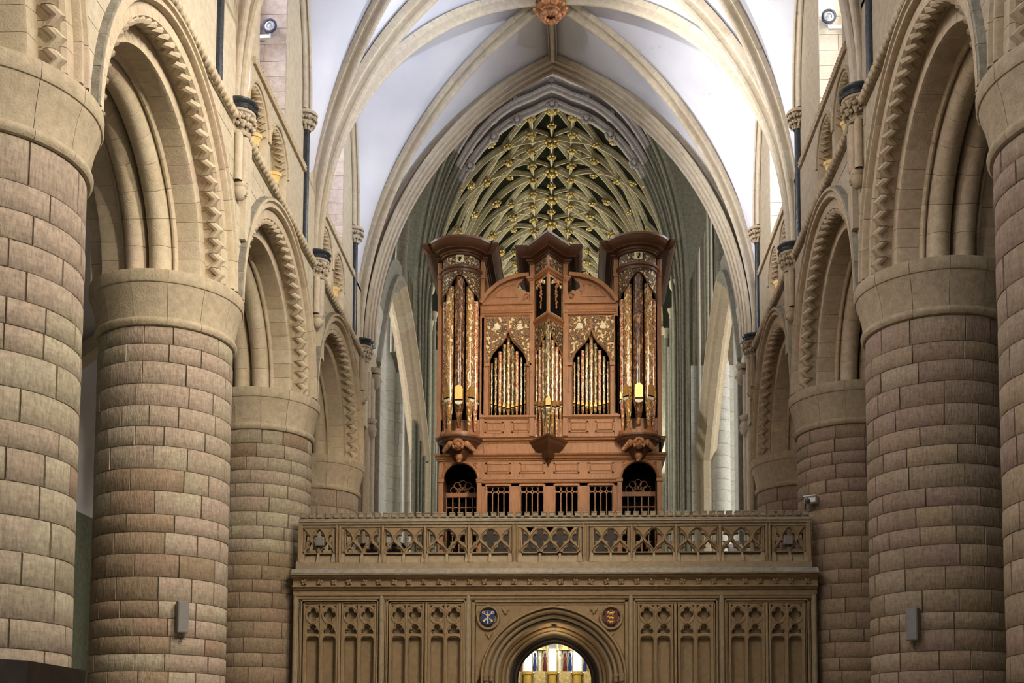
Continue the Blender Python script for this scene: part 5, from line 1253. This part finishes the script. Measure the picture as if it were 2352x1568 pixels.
def boss(u, y, s):
    p = vp3(u, y, .2); o = link('gilt_boss', bosm, CV, p, (0, math.asin(max(-1, min(1, -u)))*.8, g.uniform(0, 3)), (s, s, s)); return o
US = .168
done = set()
def B(u, y, s):
    k = (round(u, 2), round(y, 1))
    if k in done or y < Y0-.1: return
    done.add(k); boss(u, y, s)
yend = Y0+NB*LB
for u, r in ((0, .09), (US, .075), (-US, .075)):
    k = 0
    while Y0+k*LB < yend-.1: netrib(u, Y0+k*LB, u, Y0+(k+1)*LB, r, 'netrib', 6); k += 1
for k in range(NB+1):
    yk = Y0+k*LB
    for s in (-1, 1):
        netrib(s*.985, yk, 0, yk, .10)
        if k == NB: continue
        ym = yk+LB/2; yq = yk+LB/4; y3 = yk+.75*LB
        netrib(s*.80, ym, 0, ym, .08)                       # intermediate cross rib
        for a, b, c, d in ((yk, ym, 0, .085), (yk+LB, ym, 0, .085)):
            netrib(s*.985, a, 0, b, .085)
        netrib(s*.985, yk, s*US, yk+LB, .075, 'netgreen' if False else 'netrib'); netrib(s*.985, yk+LB, s*US, yk, .075)
        netrib(s*.985, yk, s*.80, ym, .08); netrib(s*.985, yk+LB, s*.80, ym, .08)
        netrib(s*.80, ym, s*US, yq, .065); netrib(s*.80, ym, s*US, y3, .065)
        for a in (yk, ym): netrib(0, a, s*US, a+LB/4, .06, 'netrib', 3); netrib(s*US, a+LB/4, 0, a+LB/2, .06, 'netrib', 3)
        netrib(s*US, yq, s*.36, ym, .06); netrib(s*US, y3, s*.36, ym, .06)
        if k < 5:
            for y in (yk, yq, ym, y3): B(s*US, y, .95)
            B(s*.80, ym, 1.15); B(s*.55, ym, 1.0); B(s*.36, ym, .95); B(s*.66, yq, .85); B(s*.66, y3, .85); B(s*.49, yk, 1.0); B(s*.36, yq, .8); B(s*.36, y3, .8); B(s*.74, yk, .9)
    if k < 6:
        B(0, yk, 1.45)
        if k < NB: B(0, yk+LB/2, 1.45); B(0, yk+LB/4, .9); B(0, yk+.75*LB, .9)
# grey unpainted arch in front of the painted vault, with bosses
EA = thing('choir_arch', 'lilac-grey pointed arch with bosses in front of the painted vault', 'arch', (xc(YE), YE-.2, 0))
M['lilac'] = stone('lilac_stone', [(.50,.45,.44),(.46,.41,.41),(.53,.48,.46)], bump=.3, vary=.25, pits=.5)
for (w_, ap, y, pr) in ((4.75, 26.35, -1.2, rib_prof(.5, .24)), (4.70, 26.0, -.7, rib_prof(.34, .22)), (4.65, 25.65, -.2, rib_prof(.34, .22)), (4.6, 25.35, .3, rib_prof(.34, .22))):
    for s in (-1, 1):
        pts = [Vector((s*w_*math.cos(f*PI/2), y, vz(math.cos(f*PI/2))-.05+(ap-25.35)*.9)) for f in [i/30 for i in range(31)]]
        for i in range(0, 30, 2): part('arch_stone', MB().planar(pr, pts[i:i+3], (0, -s, 0)), M['lilac' if i > 12 else 'shade_olive'], EA, 30)
        part('arch_leg', MB().planar(pr, [Vector((s*w_, y, 5)), Vector((s*w_, y, vz(1)-.05+(ap-25.35)*.9))], (0, -s, 0)), M['shade_olive'], EA, 30)
mb = MB()
for y, lift in ((-1.2, .95), (.4, .05)):
    for i in range(61): a = PI*i/60; mb.v.append((4.72*math.cos(a), y, vz(min(abs(math.cos(a)), 1))+lift))
mb.f = [[i, i+1, 62+i, 61+i] for i in range(60)]
part('arch_soffit', mb, M['lilac'], EA, 60)
mb = MB()
for i in range(61):
    a = PI*i/60; x = 4.72*math.cos(a); z = vz(min(abs(math.cos(a)), 1))+.9; mb.v += [(x, -1.15, z), (x*1.3, -1.15, max(z, 17)+5)]
mb.f = [[2*i, 2*i+2, 2*i+3, 2*i+1] for i in range(60)]
part('arch_wall', mb, M['shade_olive'], EA)
gb = MB()
for i in range(8): a = 2*PI*i/8; gb.ball((.15*math.cos(a), 0, .15*math.sin(a)), .08, 6, 4)
gb.ball((0, -.08, 0), .10, 7, 5); gbm = gb.mesh('grey_boss', M['lilac'], 50)
for u in (0, .28, -.28, .47, -.47, .66, -.66):
    link('grey_boss', gbm, EA, (u*4.62, -.15, vz(u)+.28 if u else 25.75), scale=(1.2, 1.2, 1.2)); link('grey_boss', gbm, EA, (u*4.62*.98, .2, vz(u)-.25))
# choir side walls with panelled mullions and tall windows
M['glass'] = glow('pale_window_glass', (.90, .96, .95), .6)
for s, nm in ((-1, 'left'), (1, 'right')):
    xo = xc(55)
    w = structure('wall_choir_'+nm, '%s choir wall of tall panelled stonework' % nm, MB().box(*sorted((xo+s*4.85, xo+s*5.3)), YE+2, 75, 0, 12.5), M['olive'])
    for k in range(NB):
        ya, yb = Y0+k*LB, Y0+(k+1)*LB
        gl = structure('window_choir_%d_%s' % (k+1, nm), 'tall pale choir window on the %s' % nm, MB().box(*sorted((xo+s*5.15, xo+s*5.2)), ya+.5, yb-.5, 12.5, 22.5), M['glass'])
        part('window_head', MB().box(*sorted((xo+s*4.9, xo+s*5.4)), ya, yb, 21.5, 25), M['olive'], gl)
        for i in range(7): part('mullion', MB().lathe([(.07, 5), (.07, 23)], 8, cx=xo+s*(4.85+.1*(i % 2)), cy=ya+LB*i/7), M['olive'], gl, 40)
        for z in (8, 11, 14, 17, 20): part('transom', MB().box(*sorted((xo+s*4.85, xo+s*5.0)), ya, yb, z, z+.15), M['olive'], gl)
        part('pier_shaft', MB().lathe([(.22, 0), (.22, 18.3)], 12, cx=xc(ya)+s*4.55, cy=ya), M['olive'], gl, 40)
        part('shaft_capital', MB().lathe([(.22, 18.2), (.30, 18.3), (.34, 18.5), (0, 18.5)], 12, cx=xc(ya)+s*4.55, cy=ya), M['ivory'], gl, 40)
ew = structure('wall_east', 'east wall of the choir around the great window', MB().box(-8, 6, 76.8, 77.4, 0, 9), M['pale'])
structure('window_east', 'bright great east window', MB().box(-6.5, 4.5, 76.6, 76.7, 6.5, 24), M['glass'])
# ---- reredos seen through the doorway
RX, RY = -.62, 66.0
rr = thing('reredos', 'gilded reredos with pinnacles and painted statues seen through the doorway', 'reredos', (RX, RY, 0))
M['reredos'] = plain('gilded_reredos', (.66, .50, .22), rough=.5, metal=.2, vary=.35, nscale=6)
part('base', MB().box(-4, 4, 0, .8, 0, 6.1), M['reredos'], rr)
for k in range(-2, 3):
    x = .49+1.41*k
    part('canopy', MB().box(x-.32, x+.32, -.25, .3, 4.9, 6.15).add([(x-.40, -.3, 5.3), (x+.40, -.3, 5.3), (x, -.3, 6.1), (x, -.2, 6.1)], [(0, 1, 2), (0, 2, 3), (1, 3, 2)]), M['reredos'], rr)
    part('round_canopy', MB().lathe([(.24, 4.8), (.24, 5.95), (.30, 6.0), (.30, 6.15), (.0, 6.15)], 12, cx=x+.705, cy=-.1), M['brightgold'], rr, 40)
    part('dark_niche', MB().box(x+.705-.27, x+.705+.27, .0, .02, 4.8, 6.0), M['void'], rr)
    for q, mk in zip((-.29, 0, .29), (('crimson', 'ivory', 'crimson'), ('blue', 'ivory', 'crimson'), ('ivory', 'crimson', 'blue'), ('blue', 'redgold', 'ivory'), ('crimson', 'blue', 'ivory'))[k+2]):
        part('statue', MB().lathe([(.10, 6.15), (.11, 6.4), (.08, 6.75), (.10, 6.95), (.04, 7.02), (.06, 7.10), (.055, 7.18), (.0, 7.24)], 10, cx=x+q, cy=-.05), M[mk], rr, 50)
    for q in (-.44, -.145, .145, .44): part('pinnacle', MB().lathe([(.035, 6.1), (.035, 7.3), (.06, 7.34), (.0, 8.1)], 6, cx=x+q, cy=.1), M['reredos'], rr)
    part('spire', MB().lathe([(.40, 7.35), (.26, 7.55), (.12, 8.2), (0, 9.0)], 6, cx=x, cy=.1), M['reredos'], rr)
for i, x in enumerate((-3.0, -1.62, -.22, 1.2, 2.6)):
    wn = structure('window_chapel_%d' % (i+1), 'bright chapel window behind the reredos', MB().box(RX+x-.42, RX+x+.42, RY+4, RY+4.05, 4, 7.8), M['glass'])
structure('wall_chapel', 'pale chapel wall behind the reredos', MB().box(RX-5, RX+5, RY+4.1, RY+4.3, 0, 12), M['pale'])
area('chapel_light', (RX, RY-3, 9.5), (RX, RY+1, 6), 5, 1.5, 300, (1, .93, .75))
# ================================================================ SMALL THINGS
M['grey_paint'] = plain('grey_speaker_paint', (.20, .18, .165), rough=.6, vary=.08); M['white_plastic'] = plain('white_plastic', (.78, .78, .78), rough=.4, vary=.04); M['blackp'] = plain('black_plastic', (.015, .015, .017), rough=.45)
M['lens'] = plain('lens_glass', (.02, .03, .08), rough=.12, spec=.8); M['silver'] = plain('brushed_metal', (.6, .62, .68), rough=.35, metal=.6)
def onto_column(side, Y, ang, z, out): return (side*A+(1+out)*math.sin(ang), Y-(1+out)*math.cos(ang), z)
for side, Y, ang, z, lb in ((-1, CY[2], .65, 3.53, 'on the column at the left'), (1, CY[2], -.65, 3.42, 'on the broad column at the right')):
    x, y, zz = onto_column(side, Y, ang, z, .0)
    t = thing('column_loudspeaker', 'slim grey loudspeaker fixed %s' % lb, 'loudspeaker', (x, y, zz), ang, 'slim column loudspeakers')
    part('cabinet', MB().box(-.082, .082, -.13, -.02, -.23, .23, .008), M['grey_paint'], t)
    part('grille', MB().box(-.07, .07, -.135, -.125, -.215, .215, .003), M['grey_paint'], t)
    part('bracket', MB().box(-.03, .03, -.03, .03, -.05, .05), M['blackp'], t)
    part('cable', MB().tube([(0, -.06, -.23), (.01, -.05, -.29), (-.015, -.04, -.33), (.02, -.03, -.36)], .006, 5), M['blackp'], t)
# small security camera on the right-hand column at the screen
x, y, zz = onto_column(1, CY[3], -.98, 6.42, .0)
t = thing('security_camera', 'small white camera on the column at the right end of the screen', 'camera', (x, y, zz), -.5)
part('housing', MB().box(-.11, .11, -.20, -.02, -.05, .07, .012), M['white_plastic'], t); part('hood', MB().box(-.12, .12, -.24, -.02, .06, .085, .008), M['white_plastic'], t)
part('lens', MB().lathe([(.05, 0), (.05, .06), (.035, .065), (0, .065)], 14).xf(Matrix.Translation((-.04, -.19, -.02)) @ Matrix.Rotation(PI/2, 4, 'X')), M['blackp'], t, 40)
part('bracket', MB().box(-.03, .03, -.04, .06, -.03, .03), M['white_plastic'], t); part('cable', MB().tube([(-.12, -.06, 0), (-.14, -.05, -.1), (-.14, -.02, -.5)], .012, 6), M['blackp'], t)
# floodlights in the high window recesses
for s, nm in ((-1, 'left'), (1, 'right')):
    px = -5.12 if s < 0 else 4.99; t = thing('floodlight', 'round floodlight on a bracket in the high %s window recess' % nm, 'floodlight', (px, 20.3, 14.83 if s < 0 else 14.73), 0, 'recess floodlights')
    R_ = Matrix.Rotation(PI/2, 4, 'X')
    part('housing', MB().lathe([(.0, -.14), (.09, -.14), (.12, -.03), (.12, .03), (.0, .03)], 18).xf(R_), M['silver'], t, 40)
    part('rim', MB().lathe([(.135, .02), (.135, .05), (.10, .055), (.10, .02)], 18).xf(R_), M['lens'], t, 40)
    part('glass', MB().lathe([(.10, .04), (.06, .05), (.05, .03), (0, .05)], 18).xf(R_), M['silver'], t, 40)
    part('bracket', MB().box(-.01, .01, -.02, .02, -.2, -.1).box(*sorted((0, s*.34)), -.03, .03, -.22, -.16), M['white_plastic'], t)
# boxes fixed in the end bays of the parapet
for px, lb in ((740, 'left'), (1808, 'right')):
    t = thing('parapet_speaker', 'small grey box fixed in the %s end opening of the pierced parapet' % lb, 'loudspeaker', (sx(px), YS-.05, 5.62 if px < 1000 else 5.61), 0, 'parapet boxes')
    part('cabinet', MB().box(-.085, .085, -.12, .06, -.085, .085, .012), M['grey_paint'], t); part('bracket', MB().tube([(-.04, -.02, -.085), (0, -.02, -.12), (.04, -.02, -.085)], .012, 6), M['blackp'], t)
# furniture on the loft behind the parapet
t = thing('loft_cupboard', 'black cupboard behind the left part of the pierced parapet', 'cupboard', (sx(865), 23.3, 5.1)); part('body', MB().box(-.42, .42, -.25, .25, 0, .62, .01), M['blackp'], t); part('top', MB().box(-.45, .45, -.28, .28, .62, .66, .008), M['blackp'], t)
t = thing('music_stand', 'white sheet on a stand behind the right part of the pierced parapet', 'music stand', (sx(1712), 23.0, 5.1), .3)
part('desk', MB().box(-.16, .16, -.01, .01, .28, .66).xf(Matrix.Rotation(-.3, 4, 'X')), M['white_plastic'], t); part('pole', MB().lathe([(.015, 0), (.015, .4)], 8), M['blackp'], t); part('foot', MB().lathe([(.14, 0), (.14, .02), (.0, .03)], 10), M['blackp'], t)
# dark wooden canopy at the lower left corner
t = thing('pulpit_canopy', 'dark carved wooden canopy top in the lower left corner', 'canopy', (-5.48, 9.95, 0))
oc = [(1.30*math.cos(PI/8+PI/4*i+PI/8*0), 1.30*math.sin(PI/8+PI/4*i)) for i in range(9)][::-1]
part('cornice', plan_mould(oc, [(-.3, 2.02), (.0, 2.02), (.02, 2.06), (.02, 2.16), (.05, 2.19), (.13, 2.25), (.15, 2.30), (.15, 2.33), (-.3, 2.33)]), M['darkwood'], t, 30)
part('roof', MB().prism(oc[:-1], 2.26, 2.32, lambda a, b, d: (a, b, d)), M['darkwood'], t)
part('frieze', plan_mould(oc, [(-.2, 1.75), (-.08, 1.75), (-.06, 1.80), (-.03, 1.98), (.0, 2.02), (-.2, 2.02)]), M['darkwood'], t, 30)
for i in range(8): part('post', MB().box(oc[i][0]*.86-.05, oc[i][0]*.86+.05, oc[i][1]*.86-.05, oc[i][1]*.86+.05, 0, 1.78), M['darkwood'], t)
# conduit and lamp box in the gap between the first two columns
t = thing('wall_conduit', 'black conduit with a small lamp box between the two left columns', 'conduit', (-7.55, 16.9, 0))
part('pipe', MB().lathe([(.05, 0), (.05, 6.6)], 8), M['blackp'], t, 40); part('lamp_box', MB().box(-.1, .14, -.15, .05, 3.35, 3.60, .01), M['blackp'], t); part('clip', MB().box(-.07, .07, -.07, .07, 6.5, 6.56), M['blackp'], t)
